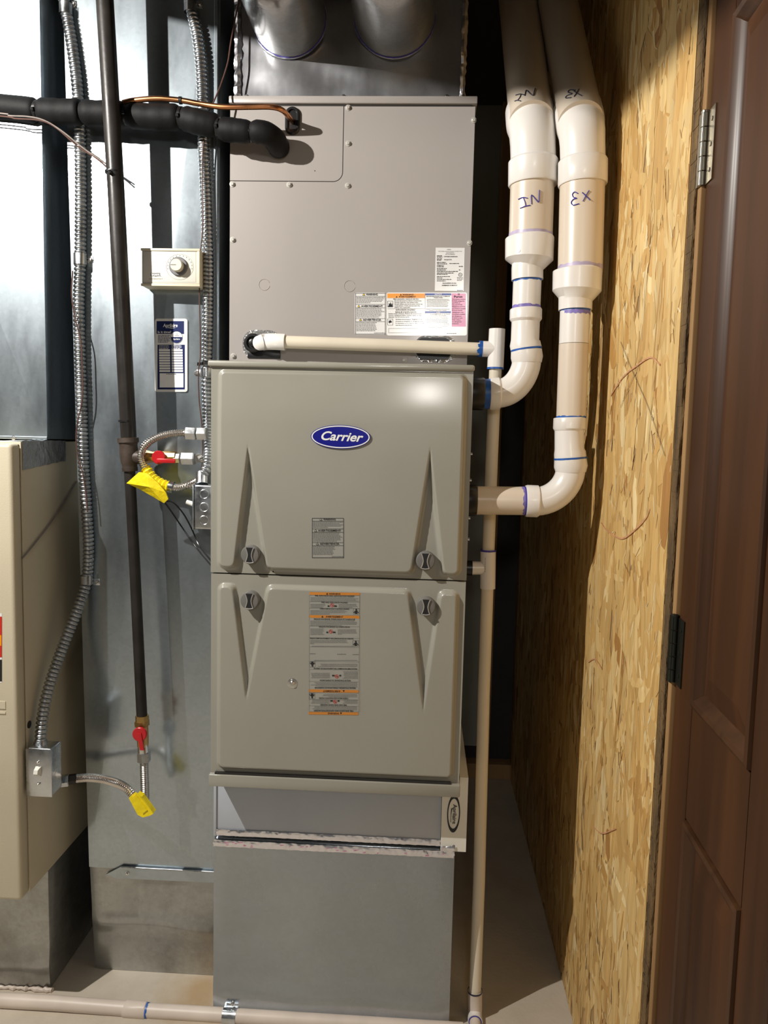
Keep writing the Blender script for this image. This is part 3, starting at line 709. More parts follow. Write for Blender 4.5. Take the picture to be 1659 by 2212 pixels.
# grommet of the copper line
c = P(632, 262, cy0 - .001); gr = []
for rr, yy in ((.0165, 0), (.0165, -.004), (.0140, -.0065), (.0105, -.0065), (.0095, -.003)):
    ring = []
    for k in range(40):
        t = 2*pi*k/40; z = rr*sin(t) + (.0135 if sin(t) > 0 else -.0135); ring.append(c + Vector((rr*cos(t), yy, z)))
    gr.append(ring)
mb = MB().add([q for rg in gr for q in rg], [(i*40 + k, i*40 + (k + 1) % 40, (i + 1)*40 + (k + 1) % 40, (i + 1)*40 + k) for i in range(4) for k in range(40)] + [tuple(160 + k for k in range(40))])
mb.build('grommet', 'rubber', coil, smooth=40, label='black oval grommet round the copper tube')
# drain ports behind crinkled clear film
def port(px0, px1, py0, py1):
    a = P(px0, py1, cy0); b = P(px1, py0, cy0)
    return MB().prism(rrect(a.x, a.z, b.x, b.z, (b.z - a.z)*.42, cy0 - .0012), (0, .001, 0)).build('gasket_film', 'clear', coil, smooth=0)
f1 = port(524, 608, 714, 774); f2 = port(894, 986, 726, 782)
c = P(549, 742, cy0 - .0012)
lathe_y(c, [(.0215, 0), (.0215, -.012), (.018, -.016), (.0145, -.016), (.013, -.010), (.009, -.010), (.0085, -.018), (.006, -.019)], 32).build('drain_port', 'rubber', coil)
a = P(535, 774, cy0); b = P(606, 756, cy0)
MB().box((a.x, cy0 - .003, a.z), (b.x, cy0, b.z), .001).build('drain_plate', 'rubber', coil)
a = P(899, 776, cy0); b = P(975, 731, cy0)
MB().prism(rrect(a.x, a.z, b.x, b.z, .016, cy0 - .006), (0, .006, 0)).build('drain_port', 'rubber', coil, smooth=40)
MB().prism(rrect(a.x + .008, a.z + .008, b.x - .008, b.z - .006, .011, cy0 - .0085), (0, .003, 0)).build('drain_plug', 'rubber', coil, smooth=40)
# its labels
CS = (760, 520, 1659/260)
lb = warn_label(None, sheetY(cy0), *CS, (40, 715, 470, 1296), 'label_white', 'lettering_black', 'warn_yellow')
root = lb.mb.pop('label_white'); o = root.build('warning_label', 'label_white', coil, smooth=0, label='white label with three yellow warning triangles'); lb.build(o)
sh = Sheet(sheetY(cy0), *CS)
sh.rect('label_white', 478, 713, 1586, 1306, 0, 26)
root = sh.mb.pop('label_white'); o = root.build('hazard_label', 'label_white', coil, smooth=0, label='wide white label with orange, blue and pink fields')
sh.rect('label_orange', 488, 727, 1008, 790, 1); sh.rect('label_blue', 1012, 725, 1370, 752, 1); sh.rect('label_blue', 1010, 972, 1366, 999, 1); sh.rect('label_pink', 1376, 725, 1572, 1184, 1)
sh.text('lettering_black', 'WARNING', 775, 754, 32, 2, bold=.02); sh.text('lettering_black', 'AVERTISSEMENT', 765, 783, 32, 2, bold=.02)
for x, y in ((675, 754), (618, 783)): sh.shape('lettering_black', [(x - 13, y), (x + 13, y), (x, y - 22)], 2)
def tx(s, x, y, h, w=None, al='CENTER', b=.012): sh.text('lettering_black', s, x, y, h, 2, width=w, align=al, bold=b)
tx('FIRE HAZARD / RISQUE DE FEU', 745, 812, 22, 350)
for i, s in enumerate(('Do not use torch to remove components.', 'Oil may catch fire. Use tubing cutter.', 'Ne pas utiliser une torche pour retirer les', "composantes. L'huile peut prendre feu.", 'Utiliser une coupe-tube.')):
    tx(s, 586, 834 + i*23, 21, [375, 330, 385, 355, 220][i], 'LEFT')
tx('EXPLOSION HAZARD', 740, 962, 27, 268); tx("RISQUE D'EXPLOSION", 743, 993, 27, 285)
for i, s in enumerate(('System under pressure. Relieve all pressure and', 'recover refrigerant before system repair or final', 'disposal. Use all service ports.')): tx(s, 503, 1012 + i*23, 21, [455, 455, 290][i], 'LEFT')
for i, s in enumerate(('Système sous pression. Relâcher toute', 'pression et récupérer le réfrigérant avant', 'la réparation ou la mise au rebut. Utiliser', 'tous les ports de service.')): tx(s, 603, 1090 + i*27, 21, [365, 385, 395, 230][i], 'LEFT')
sh.rect('print_grey', 490, 935, 1005, 938, 2); sh.rect('print_grey', 1008, 722, 1011, 1290, 2)
for y0, y1 in ((830, 915), (1075, 1165)): sh.frame('print_grey', 490, y0, 566, y1, 4)
sh.shape('lettering_black', [(496, 910), (560, 910), (556, 860), (545, 885), (535, 845), (525, 875), (512, 855), (508, 890)], 2)
sh.shape('lettering_black', [(505, 1120), (515, 1095), (525, 1105), (535, 1090), (543, 1108), (552, 1112), (545, 1130), (530, 1128), (518, 1140)], 2)
sh.frame('print_grey', 505, 1208, 995, 1270, 3); sh.frame('print_grey', 1125, 1205, 1360, 1255, 2)
tx('NOTICE', 1190, 750, 26) if False else sh.text('print_white', 'NOTICE', 1190, 748, 26, 2, bold=.02); sh.text('print_white', 'AVIS', 1188, 996, 26, 2, bold=.02)
tx('BEFORE REPLACING TXV COMPLETE', 1190, 774, 22, 325); tx('THESE STEPS', 1190, 793, 22, 125)
tx('Detailed Troubleshooting instructions are', 1185, 948, 20, 325); tx('available in the service manual.', 1185, 966, 20, 245)
tx('TXV - NE PAS REMPLACER LE TXV AVANT', 1190, 1020, 20, 330); tx('DE SUIVRE CES ETAPES', 1190, 1040, 20, 220)
sh.lines('print_grey', 1035, 803, 1355, 7, 17, 6, last=.9, seed=41); sh.lines('print_grey', 1035, 1050, 1350, 9, 18, 6, last=.7, seed=42)
sh.text('lettering_black', 'Puron', 1467, 785, 42, 2, width=115, bold=.03)
sh.ellipse('lettering_black', 1474, 738, 14, 12, 2, 0, (7, 7), 20)
for i, s in enumerate(('This system contains', 'R-410A refrigerant', 'and POE oil.', 'Use only R-410A', 'Refrigerant and POE', 'oil. Pressure exceeds', 'R-22 for R-410A', 'refrigerant only.', 'Ce système contient', 'du réfrigérant', 'R-410A et huile', 'POE. Utiliser', 'ce réfrigérant', 'seulement.')):
    tx(s, 1382, 812 + i*26, 21, min(185, len(s)*9.4), 'LEFT')
sh.lines('print_grey', 1305, 1275, 1440, 1, 1, 8, last=1, seed=43)
sh.build(o)
# rating label
sh = Sheet(sheetY(cy0), *CS)
sh.shape('label_white', [(1143, 690), (1541, 694), (1556, 98), (1155, 94)], 0)
root = sh.mb.pop('label_white'); o = root.build('rating_label', 'label_white', coil, smooth=0, label='plain white rating label with black print')
tx('CARRIER', 1337, 126, 14, 56); tx('7310 W. Morris Street Indianapolis, IN 46231 U.S.A.', 1355, 150, 14, 330)
tx('INDOOR SECTION', 1355, 172, 14, 110); tx('SECTION INTERIEURE', 1355, 192, 14, 130)
tx('CVPVAB2130XEDAAA', 1362, 226, 24, 190); tx('0923J07578', 1322, 268, 22, 104)
for y, w in ((212, 70), (230, 76), (255, 70), (272, 60), (303, 125), (323, 140), (345, 95), (364, 95), (388, 135), (408, 120), (428, 290), (450, 235), (468, 150)):
    sh.lines('lettering_black', 1172, y - 9, 1172 + w, 1, 1, 9, last=1, seed=y)
for i, w in enumerate((180, 75, 200, 125)): sh.lines('lettering_black', 1172, 490 + i*20, 1172 + w, 1, 1, 8, last=1, seed=500 + i)
sh.lines('lettering_black', 1345, 310, 1475, 1, 1, 9, last=1, seed=9); sh.lines('lettering_black', 1475, 350, 1530, 1, 1, 9, last=1, seed=10); sh.lines('lettering_black', 1475, 398, 1495, 1, 1, 9, last=1, seed=11)
sh.ellipse('lettering_black', 1495, 470, 27, 27, 2, 0, (22, 22), 28); tx('UL', 1495, 480, 26, 26)
sh.lines('lettering_black', 1450, 507, 1540, 3, 18, 7, last=.7, seed=12)
tx('ENGINEERED IN USA', 1345, 593, 22, 190, b=.02); tx('ASSEMBLED IN MEXICO', 1345, 623, 22, 212, b=.02)
sh.lines('lettering_black', 1450, 682, 1530, 1, 1, 7, last=1, seed=13)
sh.build(o)

# ================================================================== SUPPLY PLENUM and round ducts
ply = .198
plen = thing('supply_plenum', 'wrinkled galvanized supply plenum above the coil cabinet', 'duct', (.25, .42, cz1))
nx, nz = 40, 24; vs = []; fs = []; rnd = random.Random(9)
x0, x1, z0, z1 = -.004, .510, cz1 + .0005, 2.44
for j in range(nz + 1):
    for i in range(nx + 1):
        u, v = i/nx, j/nz; e = min(u, 1 - u, v)*6
        w = .0022*(sin(u*17 + v*9) + sin(u*7 - v*21 + 1))*min(1, e)
        vs.append((x0 + (x1 - x0)*u, ply + w, z0 + (z1 - z0)*v))
for j in range(nz):
    for i in range(nx): fs.append((j*(nx + 1) + i, j*(nx + 1) + i + 1, (j + 1)*(nx + 1) + i + 1, (j + 1)*(nx + 1) + i))
MB().add(vs, fs).build('front_sheet', 'galv_foil', plen, smooth=60)
MB().box((x0 + .001, ply + .006, z0), (x1 - .001, .68, z1)).build('plenum_box', 'galv_foil', plen, smooth=0)
for xa, xb in ((x0 - .003, x0 + .012), (x1 - .010, x1 + .002)):
    vs = []; n = 40
    for j in range(n + 1):
        z = z0 + .001 + (z1 - z0 - .002)*j/n
        vs += [(xa + rnd.uniform(-.0012, .0012), ply - .004 + rnd.uniform(-.0015, .0015), z), ((xa + xb)/2, ply - .007 + rnd.uniform(-.002, .002), z), (xb + rnd.uniform(-.002, .002), ply - .0035 + rnd.uniform(-.001, .001), z)]
    MB().add(vs, [(3*j + k, 3*j + k + 1, 3*j + 4 + k, 3*j + 3 + k) for j in range(n) for k in range(2)]).build('foil_tape', 'foil', plen, smooth=20)
for px in (533, 742, 965, 1000): screw(P(px, 209, ply - .004), plen, .004)
for nm, (pxa, pxb, pyb), lab in (('l', (547, 705, 128), 'left round galvanized duct leaving the plenum overhead'), ('r', (766, 940, 128), 'right round galvanized duct leaving the plenum overhead')):
    a = P(pxa, 40, ply); b = P(pxb, 40, ply); r = (b.x - a.x)/2; xc = (a.x + b.x)/2; zc = P((pxa + pxb)/2, pyb, ply).z + r
    t = thing('round_duct', lab, 'duct', (xc, ply, zc), 'round ducts on the plenum')
    pth = [(xc, ply - .0046, zc), (xc, ply - .222, zc)]
    MB().tube(pth, r, 40, False).build('collar', 'galv_round', t)
    MB().tube([(xc, ply - .0046, zc), (xc, ply - .0080, zc)], r + .0025, 40, True).build('sealing_bead', 'foil', t)
    MB().tube([(xc, ply - .0080, zc), (xc, ply - .0096, zc)], r + .0010, 40, True).build('scribed_line', 'ink', t, label='blue marker line round the collar')
    el = [Vector((xc, ply - .218 - .16*sin(k/10*pi/3), zc + .16*(1 - cos(k/10*pi/3)))) for k in range(11)]
    MB().tube([el[0] + Vector((0, .012, 0))] + el, [r + .0025]*12, 40, False).build('elbow', 'galv_round', t)

# ================================================================== FILTER CABINET, RETURN BOOT
fy = .050
fil = thing('filter_cabinet', 'pale grey filter cabinet under the furnace with white end door', 'cabinet', (.27, .42, .434))
MB().box((-.009, fy, .4410), (.504, .74, .5865), .0015).build('cabinet', 'filter_paint', fil)
MB().box((-.009, fy - .0035, .4410), (-.003, fy + .003, .5865), .001).build('corner_flange', 'filter_paint', fil)
dp = [(.5045, .434), (.561, .434), (.561, .606), (.5425, .606), (.5425, .5855), (.5045, .5855)]
MB().prism([(x, fy - .006, z) for x, z in dp], (0, .65, 0)).build('end_door', 'white_plastic', fil, smooth=0, label='white removable end door')
sh = Sheet(lambda px, py, lay: P(px, py, fy - .0064 - LAY*lay), 940, 1660, 983/80)
sh.ellipse('lettering_black', 490, 1202, 172, 500, 1, .04, (142, 398), 48)
sh.text('lettering_black', 'Aprilaire', 468, 1215, 150, 2, width=520, rot=pi/2 + .04, bold=.015, res=3)
sh.shape('lettering_black', [(425, 1060), (455, 1060), (425, 1250), (420, 1430), (405, 1430), (412, 1250)], 2)
sh.build(fil, {'lettering_black': 'oval_emblem'})
def ragged(x0, z0, x1, z1, y, n=48, amp=.002, seed=1):
    rn = random.Random(seed); vs = []
    for i in range(n + 1):
        x = x0 + (x1 - x0)*i/n
        for k in range(5):
            vs.append((x + rn.uniform(-.0015, .0015), y - .0010*sin(pi*k/4) + rn.uniform(-.00012, .00012), z0 + (z1 - z0)*k/4 + (rn.uniform(-amp, amp) if k in (0, 4) else rn.uniform(-.0006, .0006))))
    return MB().add(vs, [(5*i + k, 5*i + k + 1, 5*i + 6 + k, 5*i + 5 + k) for i in range(n) for k in range(4)])
ragged(-.004, .4425, .503, .4570, fy - .002, 90, .0006, seed=2).build('foil_tape', 'foil', fil, smooth=15)
ragged(.505, .4345, .535, .449, fy - .0095, 10, .003, seed=4).build('foil_tape', 'foil', fil, smooth=15)
by = .054
boot = thing('return_boot', 'galvanized duct boot standing on the floor under the furnace', 'duct', (.26, .42, 0))
MB().box((-.0115, by + .004, .0005), (.537, .74, .4315), .006, 3).build('boot_body', 'galv_boot', boot)
def dented(x0, x1, z0, z1, y, zb, amp, wid, tilt=0):
    nx, nz = 24, 70; vs = []; fs = []
    for j in range(nz + 1):
        for i in range(nx + 1):
            x = x0 + (x1 - x0)*i/nx; z = z0 + (z1 - z0)*j/nz
            e = min(1, min(i, nx - i)/2)
            zz = zb + tilt*(x - x0) + .004*sin(x*23)
            vs.append((x, y - amp*math.exp(-((z - zz)/wid)**2)*(.4 + .6*e) - .0012*sin(pi*(z - z0)/(z1 - z0))*e + (0 if e else .003), z))
    for j in range(nz):
        for i in range(nx): fs.append((j*(nx + 1) + i, j*(nx + 1) + i + 1, (j + 1)*(nx + 1) + i + 1, (j + 1)*(nx + 1) + i))
    return MB().add(vs, fs)
dented(-.0115, .537, .0005, .4295, by, .060, .0080, .028).build('front_sheet', 'galv_boot', boot, smooth=60)
ragged(-.010, .4145, .536, .4300, by - .0034, 90, .0006, seed=3).build('foil_tape', 'foil', boot, smooth=15, label='wrinkled foil tape with pink print')
mb = MB(); rn = random.Random(12)
for i in range(26):
    x = rn.uniform(.0, .52); z = .421 + rn.uniform(-.005, .005); w = rn.uniform(.003, .010)
    mb.prism([(x, by - .0052, z), (x + w, by - .0052, z + .0008), (x + w, by - .0052, z + .0020), (x, by - .0052, z + .0014)], (0, .0004, 0))
o = mb.build('tape_print', 'pink_print', boot, smooth=0); o['kind'] = 'stuff'
for px, py in ((500, 1843), (977, 2105)): pass

# ================================================================== LARGE RETURN DUCT behind
ry = .183
rd = thing('return_duct', 'large galvanized return duct standing behind and left of furnace', 'duct', (-.2, .5, 0))
rx0, rx1 = -.372, -.036
zt0, zt1 = .270, 2.44
# cross-broken upper sheet: four shallow facets meeting at a raised centre
apx = P(325, 905, ry - .0065)
c0 = [Vector((-.3595, ry, zt0)), Vector((rx1, ry, zt0)), Vector((rx1, ry, zt1)), Vector((-.395, ry, zt1))]
li = Vector((-.322, ry - .0002, zt0)); ri = Vector((-.047, ry - .0004, zt0)); lt = Vector((-.322, ry - .0004, zt1)); rt = Vector((-.047, ry - .0004, zt1))
mb = MB().add([c0[0], li, ri, c0[1], c0[2], rt, lt, c0[3], apx], [(0, 1, 8), (1, 2, 8), (2, 3, 8), (3, 4, 8), (4, 5, 8), (5, 6, 8), (6, 7, 8), (7, 0, 8)])
mb.build('cross_broken_sheet', 'galv', rd, smooth=0)
MB().box((-.352, ry + .001, zt0 - .001), (rx1 - .001, .85, zt1)).build('duct_body', 'galv', rd, smooth=0)
fsn = MB().box((-.3485, ry + .005, .0005), (rx1 - .001, .85, zt0 - .0015)).build('floor_section', 'galv_dirty', rd, smooth=0, label='stained lower duct section')
mb = dented(-.3595, rx1, .0005, zt0 - .0003, ry + .0012, .135, .0065, .022, -.03)
for v in mb.v: v.x += .010*(1 - v.z/zt0)*max(0, (rx1 - v.x)/.32)
mb.build('front_sheet', 'galv_dirty', fsn, smooth=60)
MB().box((rx1 - .012, ry - .008, .30), (rx1 - .004, ry - .0005, HC - .01), .001).build('corner_seam', 'galv', rd, smooth=0)
cl = [P(x, y, ry - .007) for x, y in ((229, 1889), (262, 1872), (464, 1883), (464, 1907), (250, 1897))]
cleat = MB().prism(cl, (0, .006, 0)).build('drive_cleat', 'galv', rd, smooth=0)
screw(P(275, 1886, ry - .007), rd, .0038)
MB().tube([P(262, 1873, ry - .0068), P(464, 1884, ry - .0068)], .0019, 10).build('cleat_hem', 'steel', rd)

# sticker on the return duct
st = thing('maintenance_sticker', 'tall navy and white filter reminder sticker on galvanized duct', 'sticker', tuple(P(369, 848, ry - .0045)))
SY = ry - .0062
sh = Sheet(lambda px, py, lay: P(px, py, SY - LAY*lay), 300, 520, 976/150)
def q4(m, pts, lay): sh.shape(m, pts, lay)
sh.rect('label_white', 226, 1095, 682, 2125, 0, 34)
base = sh.mb.pop('label_white')
mb = MB(); fr = base.v[:]; mb.prism([v for v in fr], (0, .0008, 0)); mb.build('backing', 'label_white', st, smooth=0)
sh.rect('navy', 248, 1130, 634, 1310, 1); sh.rect('navy', 262, 1462, 645, 2090, 1)
sh.text('print_white', 'Aprilaire', 442, 1212, 66, 2, width=205, shear=.1, bold=.02, res=3)
sh.shape('print_white', [(370, 1226), (420, 1218), (470, 1226), (525, 1220), (470, 1234), (420, 1226)], 2)
sh.text('print_white', 'Is it time?', 358, 1298, 44, 2, width=185, bold=.02, res=3)
sh.ellipse('print_white', 530, 1360, 84, 84, 2, 0, None, 40); sh.ellipse('navy', 530, 1360, 88, 88, 1, 0, None, 40)
sh.shape('navy', [(530 + 80*cos(t), 1360 + 80*sin(t)) for t in [-.08 + (pi + .16)*k/24 for k in range(25)]], 3)
sh.text('print_white', 'Aprilaire', 530, 1392, 30, 4, width=96, bold=.02); sh.text('navy', 'THE', 530, 1318, 16, 3); sh.text('navy', 'CHANGE', 530, 1338, 16, 3)
sh.lines('navy', 268, 1328, 440, 6, 19, 8, last=.8, seed=60)
sh.lines('print_white', 285, 1472, 430, 3, 20, 7, last=.9, seed=61); sh.lines('print_white', 460, 1470, 612, 3, 20, 9, last=.8, seed=62)
for i in range(9):
    y = 1524 + i*36.6
    sh.rect('print_white', 282 + i*.8, y, 438 + i*.5, y + 28, 2); sh.rect('print_white', 458 + i*.5, y, 614 + i*.8, y + 28, 2)
sh.rect('print_white', 292, 1862, 626, 2062, 2); sh.lines('navy', 385, 1870, 530, 1, 1, 8, 3, last=1, seed=63)
sh.build(st)

# humidistat
hy = ry - .048
hum = thing('humidistat', 'cream wall humidistat box with round dial on galvanized duct', 'thermostat', tuple(P(369, 620, ry - .006)))
a = P(306, 618, hy); b = P(432, 538, hy)
MB().box((a.x, hy, a.z), (b.x, ry - .0052, b.z), .003, 2).build('case', 'cream', hum)
e = .006
MB().box((a.x + e*.6, hy - .0025, a.z + e), (b.x - e, hy + .002, b.z - e), .001).build('face_plate', 'cream_face', hum)
MB().box((a.x - .0005, hy - .004, b.z - .0055), (b.x + .0008, hy + .002, b.z), .001).build('case_rim', 'cream', hum)
MB().box((a.x - .0005, hy - .004, a.z), (b.x + .0008, hy + .002, a.z + .0055), .001).build('case_rim', 'cream', hum)
MB().box((b.x - .0055, hy - .004, a.z + .0055), (b.x + .0005, hy + .002, b.z - .0055), .001).build('case_rim', 'cream', hum)
c = P(386, 576, hy - .0026)
lathe_y(c, [(.0205, .0005), (.0205, -.004), (.019, -.0055)], 40).build('dial_ring', 'dial_grey', hum)
kn = lathe_y(c, [(.0135, -.004), (.0135, -.017), (.0122, -.019)], 36).build('knob', 'cream', hum)
MB().box((c.x - .0125, c.y - .0194, c.z - .0006), (c.x + .0, c.y - .0188, c.z + .0006)).build('pointer', 'lettering_black', kn, smooth=0)
sh = Sheet(lambda px, py, lay: P(px, py, hy - .0026 - LAY*lay), 300, 520, 976/150)
for k in range(13):
    t = pi*.95 + (k/12)*pi*1.1
    x, y = 575 + 172*cos(t), 368 + 160*sin(t); sh.rect('print_grey', x - 4, y - 10, x + 4, y + 10, 1)
sh.ellipse('print_grey', 575, 368, 192, 182, 1, 0, (189, 179), 48)
sh.shape('dial_grey', [(165, 452), (298, 452), (298, 486), (318, 506), (285, 496), (230, 505), (165, 492)], 1)
sh.text('print_white', 'bryant', 232, 488, 44, 2, width=112, bold=.02, res=3); sh.text('print_grey', 'HUMIDISTAT', 238, 545, 26, 1, width=190)
sh.frame('print_grey', 60, 150, 800, 585, 2, 1)
sh.build(hum)

# ================================================================== LEFT FURNACE, its plenum and base
lf = thing('furnace', 'beige older furnace at the left edge, side panel towards the viewer', 'furnace', (-.68, .4, .305))
lx1 = -.420
MB().box((-.95, .012, .306), (lx1, .74, 1.322), .002).build('cabinet', 'beige', lf)
MB().box((-.95, -.028, .308), (lx1 + .001, .0095, 1.318), .009, 4).build('front_door', 'beige', lf)
MB().box((-.948, .0095, .31), (lx1 - .004, .012, 1.316)).build('door_gap_shade', 'taupe_shade', lf, smooth=0)  # dark slab in place of the shade between door and cabinet
c = PX(63, 1565, lx1 + .0002); MB().tube([c, c + Vector((.0006, 0, 0))], .0085, 20).build('knockout_hole', 'lettering_black', lf)
def onX(px, py, x): return PX(px, py, x)
sh = Sheet(lambda px, py, lay: P(px, py, -.0284 - LAY*lay), 0, 0, 1)
sh.rect('label_white', -60, 1325, 4, 1475, 0); sh.rect('sign_red', -60, 1332, 4, 1420, 1); sh.rect('label_orange', -60, 1372, 3, 1395, 2); sh.rect('lettering_black', -60, 1425, 4, 1472, 1)
sh.build(lf, {'label_white': 'rating_sticker'})
for y0, y1 in ((1515, 1530), (1538, 1541)):
    a = P(-30, y1, -.0285); b = P(12, y0, -.0285); MB().box((a.x, -.0295, a.z), (b.x, -.0275, b.z), .0005).build('embossed_rib', 'beige', lf, smooth=0)
# silver tape along the top corner
vs = []; rn = random.Random(4); n = 14
for i in range(n + 1):
    t = i/n; y = .016 + .2*t; rr = lambda s: rn.uniform(-s, s)
    vs += [(lx1 - .045, y, 1.3228 + .001 + rr(.0008)), (lx1 + .0012, y, 1.3245 + rr(.0008)), (lx1 + .0015 + rr(.0004), y, 1.298 + rr(.001)), (lx1 + .001, y, 1.262 + t*.014 + rr(.0012))]
MB().add(vs, [(4*i + k, 4*i + k + 1, 4*i + 5 + k, 4*i + 4 + k) for i in range(n) for k in range(3)]).build('silver_tape', 'duct_tape', lf, smooth=25)
lp = thing('supply_plenum', 'bright galvanized plenum on top of the beige furnace', 'duct', (-.69, .45, 1.3235))
MB().box((-.95, .1365, 1.3275), (lx1 - .004, .74, HC - .01), .0015).build('plenum_box', 'galv', lp)
xa, xb, za, zb_ = -.95, lx1 - .004, 1.3275, HC - .01; ap = ((xa + xb)/2, .1285, 1.99)
MB().add([(xa, .1362, za), (xb, .1362, za), (xb, .1362, zb_), (xa, .1362, zb_), ap], [(0, 1, 4), (1, 2, 4), (2, 3, 4), (3, 0, 4)]).build('cross_broken_sheet', 'galv', lp, smooth=0)
MB().box((-.94, .131, 1.3262), (lx1 - .002, .139, 1.333), .001).build('base_flange', 'galv', lp, smooth=0)
screw((-.50, .131, 1.3285), lp, .004)
# crossbreak crease of the plenum front
ls = thing('return_boot', 'dusty galvanized boot on the floor under the beige furnace', 'duct', (-.68, .42, 0))
MB().box((-.95, .104, .0005), (-.424, .74, .3035), .004).build('boot_body', 'galv_dirty', ls)
dented(-.95, -.424, .0005, .303, .1, .060, .0075, .028).build('front_sheet', 'galv_dirty', ls, smooth=60)
vs = []
rn = random.Random(8); mb = MB()
pts = [(-.95 + .535*i/90, .0985 - rn.uniform(0, .003), .003 + rn.uniform(0, .003)) for i in range(91)]
mb.tube(pts, [rn.uniform(.0028, .0082) for _ in pts], 9)
mb.build('floor_caulk', 'pvc_dirty', ls, label='ragged pale caulk along the floor')

# ================================================================== CONDUITS
def strap(pts_c, r, sc_px, Y, parent, m='steel'):
    """one-hole strap hugging a conduit at pts_c (two world points along it) with a screw tab"""
    a, b = pts_c
    MB().tube([a, b], r, 20, False).build('strap', m, parent)
    s = P(sc_px[0], sc_px[1], Y)
    mid = (a + b)/2
    MB().box((min(mid.x, s.x) , Y - .0015, s.z - .008), (max(mid.x, s.x) + .006*(1 if s.x > mid.x else -1), Y, s.z + .008), .0007).build('strap_tab', m, parent)
    screw((s.x, Y - .0015, s.z), parent, .0048)
cond = thing('flexible_conduit', 'ribbed steel conduit running down to the switch box at left', 'conduit', tuple(P(88, 1612, .0)), 'ribbed steel conduits')
cy_ = ry - .0155
pp = [(100, -190, cy_), (116, -105, cy_), (132, -30, cy_), (142, 20, cy_), (155, 95, cy_), (165, 170, cy_), (171, 250, cy_), (173, 330, cy_), (174, 430, cy_), (173, 560, cy_), (170, 650, cy_ - .002), (172, 750, cy_), (175, 850, cy_), (177, 920, cy_), (180, 1000, cy_), (186, 1090, cy_), (191, 1180, cy_), (187, 1252, cy_), (170, 1310, .145), (150, 1360, .125), (127, 1420, .095), (107, 1480, .065), (93, 1540, .04), (88, 1590, .027), (87, 1613, .025)]
corrugated([P(*q) for q in pp], .0128, .0096, .0042).build('conduit_body', 'conduit', cond)
def at_seg(pp, i, dy=12):
    x, y, Y = pp[i]; return P(x, y - dy, Y), P(x, y + dy, Y)
strap(at_seg(pp, 3), .0142, (160, 10), ry - .001, cond); strap(at_seg(pp, 9), .0142, (197, 561), ry - .001, cond); strap(at_seg(pp, 17, 9), .0142, (211, 1257), ry - .001, cond)
MB().tube([P(87, 1600, .0255), P(87, 1616, .025)], .0145, 20).build('connector', 'steel', cond)
cond2 = thing('flexible_conduit', 'ribbed steel conduit running down beside the furnace to junction box', 'conduit', tuple(P(437, 1045, .06)), 'ribbed steel conduits')
pp2 = [(374, -190, cy_), (387, -105, cy_), (400, -30, cy_), (411, 15, cy_), (424, 70, cy_), (432, 130, cy_), (436, 200, cy_), (438, 300, cy_), (444, 430, cy_), (448, 560, cy_), (448, 680, cy_), (446, 805, cy_), (448, 900, cy_), (450, 950, .135), (449, 1000, .085), (438, 1028, .066)]
corrugated([P(*q) for q in pp2], .0122, .0092, .0040).build('conduit_body', 'conduit', cond2)
strap(at_seg(pp2, 3), .0136, (432, 10), ry - .001, cond2); strap(at_seg(pp2, 11, 9), .0136, (425, 806), ry - .001, cond2)
c = P(447, 786, cy_); MB().tube([c + Vector((0, 0, .003)), c - Vector((0, 0, .003))], .0142, 20).build('cable_tie', 'tie', cond2)
MB().tube([P(433, 787, cy_ - .006), P(426, 786, cy_ - .008)], .004, 8).build('tie_head', 'tie', cond2)
MB().tube([P(437, 1022, .073), P(436, 1046, .062)], .0135, 20).build('connector', 'steel', cond2)

# dark low voltage wire twined round the left conduit
wc = [(157, 585), (155, 640), (163, 690), (175, 740), (178, 800), (178, 860), (165, 930), (168, 985), (178, 1020), (186, 1070), (189, 1105)]
o = MB().tube(spline([P(x, y, ry - .034) for x, y in wc], .006), .0016, 8).build('thermostat_wire', 'wire_brown'); tag(o, 'thin brown wire wound along the left ribbed conduit', 'wire')
wc = [(440, 300), (437, 360), (438, 480), (432, 560), (431, 640), (433, 760), (429, 800), (430, 860), (436, 920), (438, 990), (433, 1020)]
o = MB().tube(spline([P(x, y, ry - .034) for x, y in wc], .006), .0015, 8).build('thermostat_wire', 'wire_brown'); tag(o, 'thin brown wire along the ribbed conduit by the furnace', 'wire')

# switch box on the left furnace and junction box on the main furnace
sbx = thing('switch_box', 'steel handy box with white toggle switch on the beige furnace', 'switch', (-.388, .02, .543))
MB().box((-.411, -.006, .543), (-.356, .042, .651), .004, 3).build('box_body', 'steel', sbx)
MB().box((-.4125, -.0095, .5425), (-.3545, -.0055, .6505), .001).build('cover_plate', 'steel', sbx)
tg = MB().add([(-.390, -.0096, .590), (-.378, -.0096, .590), (-.378, -.0096, .612), (-.390, -.0096, .612), (-.3885, -.024, .600), (-.3795, -.024, .600), (-.3795, -.0215, .608), (-.3885, -.0215, .608)], [(0,1,2,3), (4,5,6,7), (0,1,5,4), (1,2,6,5), (2,3,7,6), (3,0,4,7)])
tg.build('toggle', 'white_plastic', sbx, smooth=0)
for z in (.572, .622): screw((-.384, -.0095, z), sbx, .0032)
jx = P(417, 1145, .05); jb = thing('junction_box', 'steel junction box with round knockouts on the furnace side', 'switch', (-.023, .085, 1.148))
jz0, jz1 = P(417, 1143, .05).z, P(417, 1047, .05).z
xL = P(419, 1095, .05).x
MB().box((xL, .05, jz0), (fx0 - .002, .10, jz1), .004, 3).build('box_body', 'steel', jb)
MB().box((xL - .0025, .046, jz0 - .001), (xL - .0003, .104, jz1 + .001), .0008).build('cover_plate', 'steel', jb)
